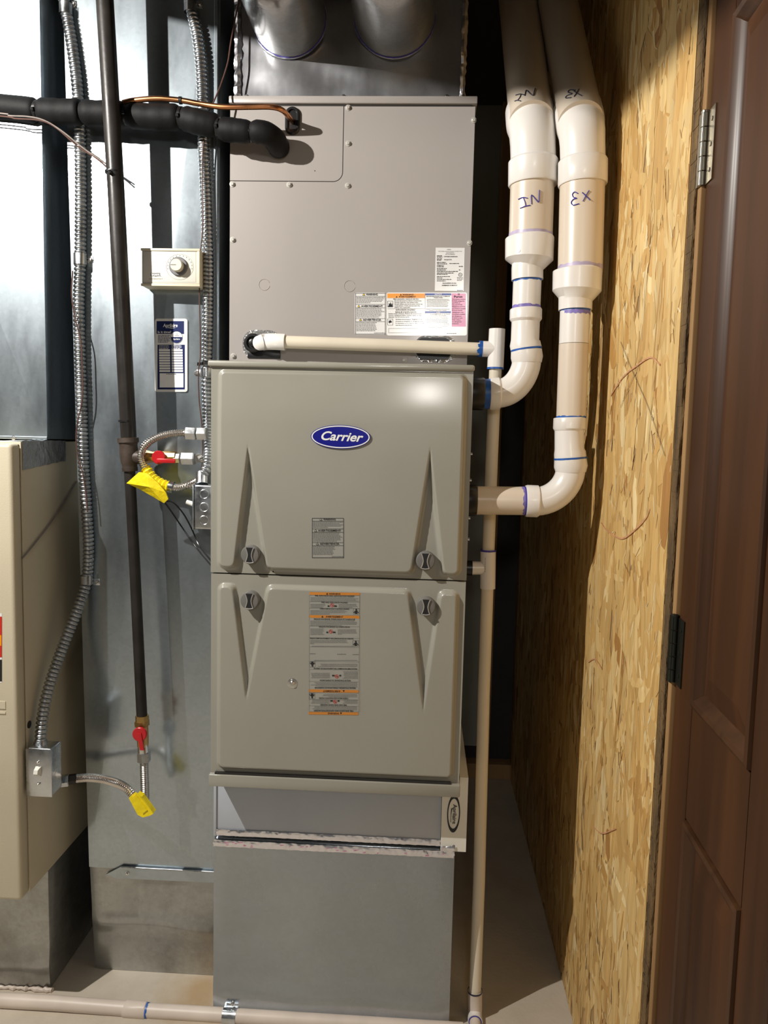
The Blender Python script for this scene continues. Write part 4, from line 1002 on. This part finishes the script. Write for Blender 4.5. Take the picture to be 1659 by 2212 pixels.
for k in range(3):
    c = Vector((xL + .0225, .0498, jz1 - .020 - .0285*k)); MB().tube([c + Vector((.0095*cos(t), 0, .0095*sin(t))) for t in [2*pi*i/24 for i in range(25)]], .0011, 6, False).build('knockout', 'steel', jb)
c = P(403, 1084, .07); MB().tube([P(417, 1089, .07), c], [.0055, .005], 12).build('toggle', 'white_plastic', jb)

# ================================================================== GAS PIPING
gy = .093
gp = thing('gas_pipe', 'black iron gas pipe with a tee running down the duct', 'pipe', tuple(P(307, 1552, gy)))
MB().tube([P(224, -40, gy - .02) + (P(224, -40, gy - .02) - P(250, 400, gy - .01))*.62, P(224, -40, gy - .02), P(250, 400, gy - .01), P(278, 945, gy)], [.0184, .0182, .0178, .0172], 24).build('pipe', 'black_iron', gp)
MB().tube([P(279.5, 1008, gy), P(290, 1200, gy), P(307, 1556, gy)], .0122, 20).build('pipe', 'black_iron', gp)
t0, t1 = P(276.5, 946, gy), P(281, 1018, gy); d = t1 - t0
MB().tube([t0 + d*q for q in (0, .14, .141, .2, .42, .75, .8, .88, .881, 1)], [.0232, .0232, .021, .0195, .0205, .0185, .0165, .0165, .0175, .0168], 28).build('tee_fitting', 'rusty_iron', gp)
MB().tube([P(277, 936, gy), P(277.3, 948, gy)], .0155, 24).build('thread', 'brass', gp)
MB().tube([P(280, 987, gy), P(303, 988, gy), P(308, 988, gy)], [.0155, .0155, .017], 20).build('tee_branch', 'rusty_iron', gp)
c = P(246, 373, gy - .011); MB().tube([c + Vector((0, 0, .002)), c - Vector((0, 0, .002))], .0190, 24).build('cable_tie', 'tie', gp)
MB().tube([P(236, 369, gy - .03), P(240, 375, gy - .032)], .004, 8).build('tie_head', 'tie', gp)
c = P(274, 910, gy - .001); MB().tube([c + Vector((0, 0, .002)), c - Vector((0, 0, .002))], .0182, 24).build('cable_tie', 'tie', gp)
# upper valve
uv = thing('gas_valve', 'brass gas valve with red lever pointing sideways at the tee', 'valve', tuple(P(345, 1000, gy)))
MB().tube([P(309, 987, gy), P(318, 987, gy), P(330, 987, gy), P(355, 987, gy), P(380, 987, gy)], [.0145, .0145, .0115, .0125, .0125], 8).build('valve_body', 'brass', uv, smooth=20)
cl_ = P(344, 988, gy - .016)
lathe_y(cl_, [(.0075, .008), (.0075, .001), (.0150, 0), (.0150, -.005), (.0135, -.0065)], 28).build('handle', 'red', uv)
a = P(338, 996, gy - .024); b = P(379, 996, gy - .024)
MB().box((a.x, a.y - .002, a.z - .004), (b.x, a.y + .003, a.z + .006), .0025).build('lever', 'red', uv)
# lower valve
lv = thing('gas_valve', 'brass gas valve with red lever pointing down at pipe end', 'valve', tuple(P(311, 1640, gy)))
MB().tube([P(307, 1545, gy), P(307.3, 1560, gy), P(307.6, 1561, gy), P(308, 1590, gy), P(309, 1612, gy)], [.0150, .0150, .0125, .0135, .0125], 10).build('valve_body', 'brass', lv, smooth=20)
MB().tube([P(306.6, 1557, gy), P(307.2, 1568, gy)], .0168, 6).build('union_nut', 'brass', lv, smooth=20)
c = P(303, 1585, gy - .018)
lathe_y(c, [(.0075, .008), (.0075, .001), (.0165, 0), (.0165, -.005), (.0150, -.0065)], 28).build('handle', 'red', lv)
a = P(299, 1584, gy - .027); b = P(307, 1621, gy - .027)
MB().add([a + Vector((-.004, 0, 0)), a + Vector((.006, 0, 0)), b + Vector((.004, 0, 0)), b + Vector((-.005, 0, 0)), a + Vector((-.004, .006, 0)), a + Vector((.006, .006, 0)), b + Vector((.004, .004, 0)), b + Vector((-.005, .004, 0))],
         [(0,1,2,3), (4,5,6,7), (0,1,5,4), (1,2,6,5), (2,3,7,6), (3,0,4,7)]).build('lever', 'red', lv, smooth=0)
# upper flexible connector
uc = thing('gas_connector', 'ribbed stainless gas connector looping beside the furnace badge door', 'hose', tuple(P(360, 1060, gy)), 'ribbed stainless gas connectors')
hexnut(P(376, 990, gy), P(390, 990, gy), .0115).build('flare_nut', 'steel', uc, smooth=20)
hexnut(P(391.5, 990.5, gy), P(421, 991, gy), .0150).build('flare_nut', 'steel', uc, smooth=20)
lp_ = [(422, 991, gy), (433, 989, gy + .025), (446, 998, gy + .042), (449, 1012, gy + .042), (441, 1028, gy + .022), (425, 1040, gy - .005), (405, 1048, gy - .02), (380, 1053, gy - .022), (355, 1048, gy - .022), (332, 1035, gy - .022), (314, 1012, gy - .022), (305, 988, gy - .022), (310, 968, gy - .022), (325, 953, gy - .018), (345, 943, gy - .012), (370, 937, gy - .005), (395, 935, gy), (403, 935, gy)]
corrugated([P(*q) for q in lp_], .0092, .0046, .0022, 14, True).build('hose', 'stainless', uc)
hexnut(P(401, 936, gy), P(424, 937, gy), .0152).build('flare_nut', 'steel', uc, smooth=20)
hexnut(P(425.5, 937, gy), P(447, 937, gy), .0152).build('flare_nut', 'steel', uc, smooth=20)
tg1 = thing('warning_tag', 'creased yellow paper tag hanging on the looped gas connector', 'tag', tuple(P(320, 1085, gy - .03)), 'yellow tags on the gas connectors')
sl = spline([P(*q) for q in [(369, 1052, gy - .022), (355, 1048, gy - .022), (332, 1035, gy - .022), (314, 1012, gy - .022)]], .0032)
rn = random.Random(2)
MB().tube(sl, [.0118 + .0012*((i % 3) - 1) for i in range(len(sl))], 12).build('wrap', 'yellow', tg1, smooth=15)
MB().tube([P(375, 1053, gy - .022), P(365, 1051, gy - .022)], .0130, 18).build('clip', 'steel', tg1, label='silver clip band')
flap = [(273, 1044, .0), (300, 1020, -.004), (318, 1022, -.008), (340, 1042, -.010), (358, 1064, -.008), (363, 1078, -.004), (354, 1087, 0), (330, 1073, .004), (300, 1056, .005)]
fr = [P(x, y, gy - .036 + k) for x, y, k in flap]; ctr = P(322, 1052, gy - .049)
mb = MB().add(fr + [ctr] + [q + Vector((0, .004, 0)) for q in fr], [(i, (i + 1) % 9, 9) for i in range(9)] + [(i, 10 + i, 10 + (i + 1) % 9, (i + 1) % 9) for i in range(9)] + [tuple(10 + i for i in range(9))])
mb.build('flap', 'yellow', tg1, smooth=12)
mb = MB()
for k in range(3):
    mb.strip([P(288 + 6*k, 1040 - 6*k, gy - .052), P(318 + 6*k, 1058 - 6*k, gy - .056), P(350 + 4*k, 1078 - 5*k, gy - .052)], .0008, (0, -1, 0))
# lower flexible connector
lc = thing('gas_connector', 'ribbed stainless gas connector bending up to the beige furnace', 'hose', tuple(P(312, 1750, gy)), 'ribbed stainless gas connectors')
MB().tube([P(309, 1606, gy), P(310, 1628, gy)], [.0120, .0125], 20).build('nipple', 'chrome', lc)
hexnut(P(310.5, 1624, gy), P(311.5, 1646, gy), .0152).build('flare_nut', 'steel', lc, smooth=20)
l2 = [(311.5, 1644, gy), (312, 1670, gy), (313, 1700, gy), (314, 1728, gy), (316, 1744, gy - .004), (309, 1752, gy - .012), (300, 1738, gy - .02), (290, 1722, gy - .022), (276, 1705, gy - .02), (258, 1694, gy - .012), (238, 1687, gy), (215, 1682, gy + .01), (190, 1680, gy + .02), (165, 1682, gy + .025)]
corrugated([P(*q) for q in l2], .0100, .0046, .0022, 14, True).build('hose', 'stainless', lc)
hexnut(P(166, 1682, gy + .025), P(147, 1684, gy + .02), .0120).build('flare_nut', 'black_iron', lc, smooth=20)
hexnut(P(149, 1685, gy + .02), P(131, 1687, gy + .015), .0145).build('flare_nut', 'steel', lc, smooth=20)
MB().tube([P(133, 1687, gy + .015), Vector((lx1, gy + .015, P(133, 1687, gy + .015).z))], .009, 16).build('nipple', 'rusty_iron', lc)
tg2 = thing('warning_tag', 'folded yellow tag hanging at bottom bend of lower gas connector', 'tag', tuple(P(308, 1765, gy - .03)), 'yellow tags on the gas connectors')
fl = [(278, 1724), (291, 1713), (303, 1722), (322, 1744), (331, 1758), (324, 1762), (308, 1766), (297, 1760)]
fr = [P(x, y, gy - .037) for x, y in fl]
MB().prism(fr, (0, .006, 0)).build('flap', 'yellow', tg2, smooth=0)
a = [P(x, y, gy - .039) for x, y in ((286, 1722), (293, 1716), (318, 1750), (308, 1758))]; MB().prism(a, (0, .002, 0)).build('fold', 'yellow', tg2, smooth=0)
a = [P(x, y, gy - .030) for x, y in ((296, 1716), (306, 1722), (331, 1757), (322, 1760))]; MB().prism(a, (0, .018, 0)).build('fold', 'yellow', tg2, smooth=0)

# two black wires from the tag to the furnace side
for pts, lab in (([(352, 1084, .10), (372, 1084, .11), (395, 1108, .12), (414, 1142, .13), (430, 1178, .12), (456, 1212, .07)], 'black wire curving from yellow tag to furnace, upper of two'),
                 ([(355, 1084, .11), (375, 1112, .13), (398, 1146, .14), (425, 1184, .13), (458, 1224, .07)], 'black wire curving from yellow tag to furnace, lower of two')):
    o = MB().tube(spline([P(*q) for q in pts], .008), .0018, 8).build('power_wire', 'wire_black'); tag(o, lab, 'wire', 'black wires below the yellow tag')

# ================================================================== REFRIGERANT LINES
ln = thing('insulated_pipe', 'thick black foam insulated refrigerant pipe strapped with ties', 'pipe', tuple(P(300, 280, .13)))
ly = .1265
def foam(pts, r, seed):
    p = spline([P(*q) for q in pts], .006); n = len(p); rad = []
    rn = random.Random(seed); a, b = rn.random()*6, rn.random()*6
    for i in range(n):
        t = i/(n - 1); e = min(t, 1 - t)*n*.006
        rad.append(r*(.80 + .20*smooth(e/.012)) * (1 + .02*sin(t*9 + a) + .015*sin(t*23 + b)))
    MB().tube(p, rad, 24).build('foam_segment', 'foam', ln, smooth=50)
foam([(-900, 178, ly), (-520, 200, ly), (-215, 217, ly)], .0262, 8)
foam([(-212, 217, ly), (-120, 223, ly), (20, 233, ly), (80, 240, ly)], .0262, 1)
foam([(82, 240, ly), (130, 242, ly), (176, 242, ly)], .0272, 2)
foam([(177, 244, ly), (215, 245, ly), (274, 247, ly)], .0265, 3)
foam([(276, 249, ly), (330, 253, ly - .002), (389, 254, ly)], .0272, 4)
foam([(392, 254, ly), (430, 264, ly - .004), (470, 272, ly)], .0262, 5)
foam([(474, 279, ly), (510, 282, ly - .006), (542, 286, ly - .006)], .0248, 6)
foam([(545, 285, ly - .006), (568, 286, ly - .008), (588, 296, ly + .005), (600, 314, ly + .035), (602, 318, cy0 - .001)], .0245, 7)
for x, y, s in ((81, 240, .022), (275, 248, .022), (390.5, 254, .0225), (472, 276, .0215), (543.5, 286, .0205)):
    c = P(x, y, ly - .002); MB().tube([c - Vector((.003, 0, -.0003)), c + Vector((.003, 0, -.0003))], s, 24).build('cable_tie', 'tie', ln)
    MB().tube([c + Vector((-.003, -s - .0005, -.004)), c + Vector((.003, -s - .001, -.004))], .0042, 8).build('tie_head', 'tie', ln)
lq = thing('copper_tube', 'bare copper tube along the top of the black insulated pipe', 'pipe', tuple(P(480, 232, .12)))
cp = [(266, 222, .115), (290, 217, .112), (340, 213, .110), (391, 217, .108), (430, 224, .105), (480, 231, .10), (540, 231, .098), (585, 231, .10), (608, 237, .112), (622, 250, .14), (632, 262, .174)]
MB().tube(spline([P(*q) for q in cp], .006), .0058, 16).build('tube', 'copper', lq)
c = P(390, 217, .108); MB().tube([c - Vector((.003, 0, 0)), c + Vector((.003, 0, 0))], .0078, 16).build('cable_tie', 'tie', lq)

for pts, m_, lab in (([(-880, 185, .092), (-400, 215, .093), (-20, 243, .095), (20, 250, .095), (60, 252, .095), (95, 260, .095), (135, 284, .10), (180, 320, .11), (232, 356, .12)], 'wire_grey', 'grey thermostat wire crossing behind the black gas pipe'),
                     ([(-880, 191, .092), (-400, 221, .093), (-20, 249, .094), (30, 256, .094), (85, 260, .094), (120, 275, .098), (170, 318, .11), (205, 340, .115), (232, 362, .12)], 'wire_brown', 'brown thermostat wire crossing behind the black gas pipe'),
                     ([(540, -130, .165), (520, -20, .165), (508, 40, .165), (498, 95, .16), (492, 135, .155), (478, 180, .15), (468, 205, .14), (458, 228, .135), (452, 240, .13)], 'wire_brown', 'thin brown wire hanging from above beside the plenum')):
    o = MB().tube(spline([P(*q) for q in pts], .008), .0017, 8).build('thermostat_wire', m_); tag(o, lab, 'wire')
pts = [PX(165, 1040, lx1 + .004)] + [PX(x, y, lx1 + .0035) for x, y in ((140, 1080), (115, 1120), (95, 1148), (70, 1180), (48, 1206))]
o = MB().tube(spline(pts, .01), .0019, 8).build('thermostat_wire', 'wire_grey'); tag(o, 'stiff grey wire lying across the beige furnace side panel', 'wire')

# ================================================================== PVC VENT PIPES
RS = 1.0
def pv(parent, name, mt, pts, rad, seg=40, caps=True, label=None):
    rad = [q*RS for q in rad] if hasattr(rad, '__len__') else rad*RS
    return MB().tube(pts, rad, seg, caps).build(name, mt, parent, smooth=35, label=label)
def ring_ragged(parent, name, mt, a, b, r, amp, seed, seg=40):
    """a painted band round a pipe from a to b with an uneven far edge"""
    r = r*RS; rn = random.Random(seed); a, b = Vector(a), Vector(b); d = (b - a).normalized(); ref = Vector((0, -1, 0)); u = (ref - d*ref.dot(d)).normalized(); w = d.cross(u)
    vs = []
    for k in range(seg):
        t = 2*pi*k/seg; q = (u*cos(t) + w*sin(t))*r; vs += [a + q, b + q + d*rn.uniform(-amp, amp)]
    return MB().add(vs, [(2*k, 2*((k + 1) % seg), 2*((k + 1) % seg) + 1, 2*k + 1) for k in range(seg)]).build(name, mt, parent, smooth=60)
def arc(p0, pc, p1, n=14):
    """quarter sweep from p0 to p1 round corner pc (ellipse arc)"""
    p0, pc, p1 = Vector(p0), Vector(pc), Vector(p1)
    return [pc + (p0 - pc)*(1 - sin(t)) + (p1 - pc)*(1 - cos(t)) for t in [pi/2*k/n for k in range(n + 1)]]
def script(parent, mt, strokes, A, Dv, r, w=.0016):
    mb = MB(); ox, oy, k = 960, 0, 1659/699
    for st_ in strokes:
        pts = [PCYL(ox + x/k, oy + y/k, A, Dv, r + .0012) for x, y in st_]
        mb.tube(spline(pts, .0015) if len(pts) > 2 else pts, w*.6, 6)
    return mb.build('handwriting', mt, parent)

yi = .10; RS = 1.04
inn = thing('intake_pipe', 'white plastic intake pipe marked IN, left of the two', 'pipe', tuple(P(1100, 880, yi)), 'white vent pipes')
A0 = P(1148, 262, yi); A1 = P(1148, 262, yi) + (P(1112, -60, yi + .40) - P(1148, 262, yi))*1.25
pv(inn, 'overhead_pipe', 'pvc_pipe', [A0, A1], .0445)
ph0 = P(1146, 515, yi); ph1 = P(1150, 390, yi)
zi = (ph1 - ph0).normalized()
el = [P(1152, 372, yi), P(1151, 345, yi), P(1151, 330, yi), P(1150, 300, yi), P(1149, 275, yi + .004)]
pv(inn, 'pipe', 'pvc_pipe', [P(1146, 518, yi), P(1150, 390, yi)], .0442)
pv(inn, 'elbow_hub', 'pvc', [P(1151.5, 401, yi), P(1151.5, 398, yi), P(1152, 350, yi), P(1152, 345, yi)], [.0485, .0503, .0503, .0470])
dv = (A1 - A0).normalized()
B = P(1149, 285, yi)
pv(inn, 'elbow', 'pvc', [P(1152, 350, yi), P(1151, 312, yi), P(1150, 290, yi), B + dv*.012, B + dv*.026, B + dv*.040, B + dv*.075], [.0455, .0455, .0462, .0475, .0500, .0503, .0500])
pv(inn, 'reducer', 'pvc', [P(1144, 513, yi), P(1144, 516, yi), P(1143, 561, yi), P(1139.5, 577, yi), P(1139, 579, yi), P(1139, 605, yi)], [.0475, .0495, .0490, .0325, .0322, .0322])
c = PCYL(1120, 541, P(1144, 516, yi), P(1143, 561, yi) - P(1144, 516, yi), .0492*RS); n_ = (c - P(1143.5, 540, yi)); n_.z = 0; n_.normalize(); MB().tube([c - n_*.001, c + n_*.0005], .0042, 14).build('casting_mark', 'pvc_drain', inn)
pv(inn, 'pipe', 'pvc', [P(1139, 604, yi), P(1136.5, 672, yi)], .0288)
ring_ragged(inn, 'cement_band', 'blue', P(1139, 604, yi), P(1139, 609, yi), .0292, .001, 1); ring_ragged(inn, 'primer_band', 'purple', P(1136.8, 668, yi), P(1137, 661, yi), .0291, .0012, 2)
ring_ragged(inn, 'primer_band', 'pale_purple', P(1146, 515, yi), P(1146.3, 506, yi), .0446, .001, 3)
pv(inn, 'elbow_hub', 'pvc', [P(1136, 667, yi), P(1136, 670, yi), P(1135.6, 690, yi), P(1135.5, 695, yi)], [.0315, .0330, .0330, .0295])
pv(inn, 'street_elbow', 'pvc', [P(1135.6, 694, yi), P(1134, 735, yi), P(1134, 742, yi), P(1137, 756, yi)], [.0290, .0290, .0315, .0318])
ring_ragged(inn, 'cement_band', 'blue', P(1136.6, 753, yi), P(1137, 757, yi), .0321, .0003, 4)
pv(inn, 'elbow_hub', 'pvc', [P(1137, 757, yi), P(1138, 772, yi), P(1138, 784, yi)], [.0318, .0330, .0305])
p0 = P(1138, 775, yi); pc = P(1135, 846, yi); p1 = P(1078, 850, yi)
pv(inn, 'sweep_elbow', 'pvc', arc(p0, pc, p1), .0298)
pv(inn, 'elbow_hub', 'pvc', [P(1082, 850, yi), P(1078, 850, yi), P(1061, 851, yi), P(1058, 851, yi)], [.0300, .0335, .0335, .0320])
ring_ragged(inn, 'cement_band', 'blue', P(1060, 851, yi), P(1044, 851, yi), .0312, .001, 5)
pv(inn, 'pipe', 'pvc', [P(1060, 851, yi), P(1036, 851, yi)], .0295)
q = P(1046, 851, yi); pv(inn, 'rubber_coupling', 'rubber', [q, q - Vector((.003, 0, 0)), Vector((fx1 - .001, yi, q.z))], [.0325, .0340, .0345])
axd = zi
script(inn, 'ink', [[(378, 1022), (402, 1012), (426, 1016)], [(405, 1016), (414, 1040), (416, 1056)], [(388, 1068), (412, 1058), (440, 1052)], [(446, 1046), (446, 1000), (470, 1024), (484, 1036), (486, 1005), (488, 974)]], ph0, axd, .0442*RS)
script(inn, 'dark_ink', [[(365, 488), (388, 482), (410, 486)], [(392, 484), (386, 500), (374, 515)], [(360, 518), (374, 514), (392, 518)], [(412, 490), (420, 462), (440, 480), (455, 488), (460, 470), (466, 452)]], A0, dv, .0445*RS)

ye = .060; RS = 1.02
ex = thing('exhaust_pipe', 'white plastic exhaust pipe marked EX, beside the strand board', 'pipe', tuple(P(1190, 1110, ye)), 'white vent pipes')
A0 = P(1254, 262, ye); A1 = P(1254, 262, ye) + (P(1188, -80, ye + .40) - P(1254, 262, ye))*1.2
pv(ex, 'overhead_pipe', 'pvc_pipe', [A0, A1], .0445)
dv = (A1 - A0).normalized(); B = P(1256, 285, ye)
pv(ex, 'pipe', 'pvc_pipe', [P(1253, 590, ye), P(1258, 390, ye)], .0447)
pv(ex, 'elbow_hub', 'pvc', [P(1258.5, 401, ye), P(1258.5, 398, ye), P(1259, 350, ye), P(1259, 345, ye)], [.0475, .0490, .0490, .0460])
pv(ex, 'elbow', 'pvc', [P(1259, 350, ye), P(1258, 312, ye), P(1257, 290, ye), B + dv*.012, B + dv*.026, B + dv*.040, B + dv*.075], [.0445, .0445, .0455, .0470, .0490, .0497, .0495])
pv(ex, 'reducer', 'pvc', [P(1247.5, 583, ye), P(1247.5, 586, ye), P(1246, 629, ye), P(1243, 647, ye), P(1243, 649, ye), P(1242.5, 670, ye)], [.0470, .0495, .0490, .0345, .0340, .0338])
ring_ragged(ex, 'primer_band', 'pale_purple', P(1253, 585, ye), P(1253.3, 576, ye), .0451, .002, 6)
pv(ex, 'pipe', 'pvc', [P(1242, 668, ye), P(1239.5, 743, ye)], .0300); pv(ex, 'pipe', 'pvc_pipe', [P(1239.5, 744, ye), P(1233.5, 908, ye)], .0303)
ring_ragged(ex, 'cement_band', 'blue', P(1242.4, 668, ye), P(1242.2, 673, ye), .0304, .0004, 7); ring_ragged(ex, 'primer_band', 'purple', P(1242.2, 673, ye), P(1242, 681, ye), .0303, .0014, 8); ring_ragged(ex, 'cement_band', 'blue', P(1233.5, 905, ye), P(1233.7, 899, ye), .0306, .001, 9)
pv(ex, 'elbow_hub', 'pvc', [P(1231, 902, ye), P(1231, 905, ye), P(1230, 926, ye), P(1230, 930, ye)], [.0320, .0335, .0335, .0305])
pv(ex, 'street_elbow', 'pvc', [P(1230, 929, ye), P(1230, 970, ye), P(1231, 978, ye), P(1232, 992, ye)], [.0303, .0303, .0325, .0330])
ring_ragged(ex, 'cement_band', 'blue', P(1231.8, 988, ye), P(1232, 992, ye), .0333, .0003, 10)
pv(ex, 'elbow_hub', 'pvc', [P(1232, 992, ye), P(1233, 1008, ye), P(1233, 1020, ye)], [.0330, .0345, .0310])
p0 = P(1233, 1010, ye); pc = P(1231, 1080, ye); p1 = P(1160, 1083, ye)
pv(ex, 'sweep_elbow', 'pvc', arc(p0, pc, p1), .0302)
pv(ex, 'elbow_hub', 'pvc', [P(1164, 1083, ye), P(1161, 1083, ye), P(1138, 1082, ye), P(1135, 1082, ye)], [.0310, .0338, .0338, .0325])
pv(ex, 'pipe', 'pvc_pipe', [P(1139, 1082, ye), P(1024, 1081, ye)], .0300)
ring_ragged(ex, 'cement_band', 'ink', P(1136, 1082, ye), P(1132, 1082, ye), .0304, .0003, 11); ring_ragged(ex, 'primer_band', 'purple', P(1132, 1082, ye), P(1127, 1082, ye), .0303, .0025, 12)
q = P(1030, 1081, ye); pv(ex, 'rubber_coupling', 'rubber', [q, q - Vector((.003, 0, 0)), Vector((fx1 - .001, ye, q.z))], [.0315, .0330, .0335])
axd = (P(1258, 390, ye) - P(1253, 590, ye)).normalized()
script(ex, 'ink', [[(684, 992), (668, 984), (656, 994), (660, 1010), (678, 1016), (660, 1022), (650, 1038), (660, 1052), (690, 1044)], [(706, 986), (728, 1006), (748, 1026)], [(742, 976), (726, 1002), (710, 1032)]], P(1253, 590, ye), axd, .0447*RS)
script(ex, 'dark_ink', [[(672, 462), (645, 460), (634, 472), (655, 480), (628, 490), (622, 502), (650, 500)], [(662, 464), (682, 478), (704, 490)], [(690, 456), (678, 476), (665, 494)]], A0, dv, .0445*RS)

# ================================================================== CONDENSATE DRAIN
yd = .152; RS = 1.015
dr = thing('drain_pipe', 'thin beige condensate drain pipe running down beside the furnace', 'pipe', tuple(P(1025, 2190, yd - .03)))
e0 = P(549, 742, cy0 - .018); e1 = P(588, 738, yd)
pv(dr, 'drain_elbow', 'pvc', [P(560, 741, cy0 - .012), P(566, 740, cy0 - .022), P(574, 738.5, yd + .022), P(583, 738, yd + .008), P(592, 738, yd), P(616, 739, yd)], [.0165, .0178, .0182, .0182, .0182, .0182], 28)
pv(dr, 'pipe', 'pvc_drain', [P(606, 738.5, yd), P(830, 746, yd), P(1050, 754.5, yd)], .0140, 24)
tx0, tx1 = P(1074, 711, yd), P(1070, 797, yd)
pv(dr, 'tee', 'pvc', [tx0, tx1], [.0178, .0180], 28)
pv(dr, 'tee_branch', 'pvc', [P(1036, 753.5, yd), P(1050, 754, yd), P(1066, 754.5, yd)], [.0170, .0172, .0172], 28)
ring_ragged(dr, 'cement_band', 'blue', P(1042, 753.8, yd), P(1033, 753.4, yd), .0174, .004, 13)
ring_ragged(dr, 'cement_band', 'blue', P(1070.2, 794, yd), P(1070, 798, yd), .0183, .0004, 14)
pv(dr, 'pipe', 'pvc_drain', [P(1070.5, 790, yd), P(1062, 1000, yd), P(1055, 1195, yd)], .0137, 24)
pv(dr, 'tee', 'pvc', [P(1054.5, 1189, yd), P(1053.5, 1271, yd)], .0172, 28)
pv(dr, 'tee_branch', 'pvc', [P(1014, 1227, yd), P(1054, 1227, yd)], [.0152, .0152], 28)
pv(dr, 'drain_boot', 'rubber', [Vector((fx1 - .001, yd, P(1014, 1227, yd).z)), P(1020, 1227, yd)], .0168, 24)
ring_ragged(dr, 'cement_band', 'ink', P(1054.5, 1187, yd), P(1054.4, 1191, yd), .0176, .0002, 15)
a = PCYL(1049, 1205, P(1054, 1230, yd), Vector((0, 0, 1)), .0172); mb = MB(); rn = random.Random(6)
z = a.z
for k in range(14):
    h = rn.choice((.0008, .0014, .002)); mb.box((a.x - .001, a.y - .0004, z - h), (a.x + .0055, a.y + .0006, z)); z -= h + rn.choice((.0008, .0012))
mb.build('bar_code', 'lettering_black', dr, smooth=0)
pv(dr, 'pipe', 'pvc_drain', [P(1053, 1268, yd), P(1045, 1500, yd), P(1035, 1900, .12), P(1026, 2145, .10)], .0138, 24)
zb = .10
pv(dr, 'foot_elbow', 'pvc_dirty', [P(1026, 2140, zb), P(1026, 2178, zb), P(1025.5, 2190, zb - .004)], [.0166, .0166, .0160], 28)
ring_ragged(dr, 'cement_band', 'dark_ink', P(1026, 2138, zb), P(1026, 2142, zb), .0169, .0003, 16)
f0 = P(1025.5, 2188, zb)
pv(dr, 'foot_socket', 'pvc', [f0, f0 + Vector((-.001, -.028, 0))], [.0168, .0168], 28)
pv(dr, 'cement_ring', 'ink', [f0 + Vector((-.001, -.0282, 0)), f0 + Vector((-.001, -.0290, 0))], [.0150, .0150], 28)
pv(dr, 'outlet_pipe', 'pvc_dirty', [f0 + Vector((-.001, -.02, 0)), f0 + Vector((-.002, -.10, -.002))], [.0128, .0128], 24)

RS = 1.0
# floor pipe along the duct boots
yf = .045
fp = thing('floor_pipe', 'dusty white pipe running along the floor in front of ducts', 'pipe', tuple(P(290, 2200, yf)))
pv(fp, 'pipe', 'pvc_dirty', [P(-900, 2106, yf), P(-60, 2157, yf), P(120, 2167, yf), P(300, 2181, yf)], .0162, 28)
pv(fp, 'pipe', 'pvc_dirty', [P(300, 2182, yf), P(560, 2198, yf), P(1000, 2225.5, yf)], .0162, 28)
pv(fp, 'coupling', 'pvc_dirty', [P(268, 2178, yf), P(272, 2179, yf), P(314, 2183, yf), P(317, 2183, yf)], [.0168, .0187, .0187, .0170], 32)
ring_ragged(fp, 'cement_band', 'blue', P(314, 2183, yf), P(320, 2183.4, yf), .0172, .0012, 17)
hg = thing('pipe_strap', 'shiny steel strap holding the floor pipe to the duct boot', 'strap', tuple(P(497, 2205, yf)))
c0_, c1_ = P(482, 2193.5, yf), P(511, 2195.5, yf)
pv(hg, 'strap_loop', 'steel', [c0_, c1_], .0172, 28, False)
a = P(492, 2180, .06); zt_ = a.z
MB().add([(c0_.x + .003, yf - .004, c0_.z + .0165), (c1_.x - .003, yf - .004, c0_.z + .0165), (c1_.x + .004, by - .003, zt_ + .012), (c0_.x + .006, by - .003, zt_ + .012),
          (c0_.x + .003, yf + .000, c0_.z + .0165), (c1_.x - .003, yf + .000, c0_.z + .0165), (c1_.x + .004, by - .001, zt_ + .009), (c0_.x + .006, by - .001, zt_ + .009)],
         [(0,1,2,3), (4,5,6,7), (0,1,5,4), (1,2,6,5), (2,3,7,6), (3,0,4,7)]).build('strap_tab', 'steel', hg, smooth=0)
MB().box((c0_.x + .006, by - .003, zt_ + .006), (c1_.x + .004, by - .0005, zt_ + .035), .0007).build('strap_plate', 'steel', hg, smooth=0)
screw(((c0_.x + c1_.x)/2 + .005, by - .003, zt_ + .022), hg, .004)
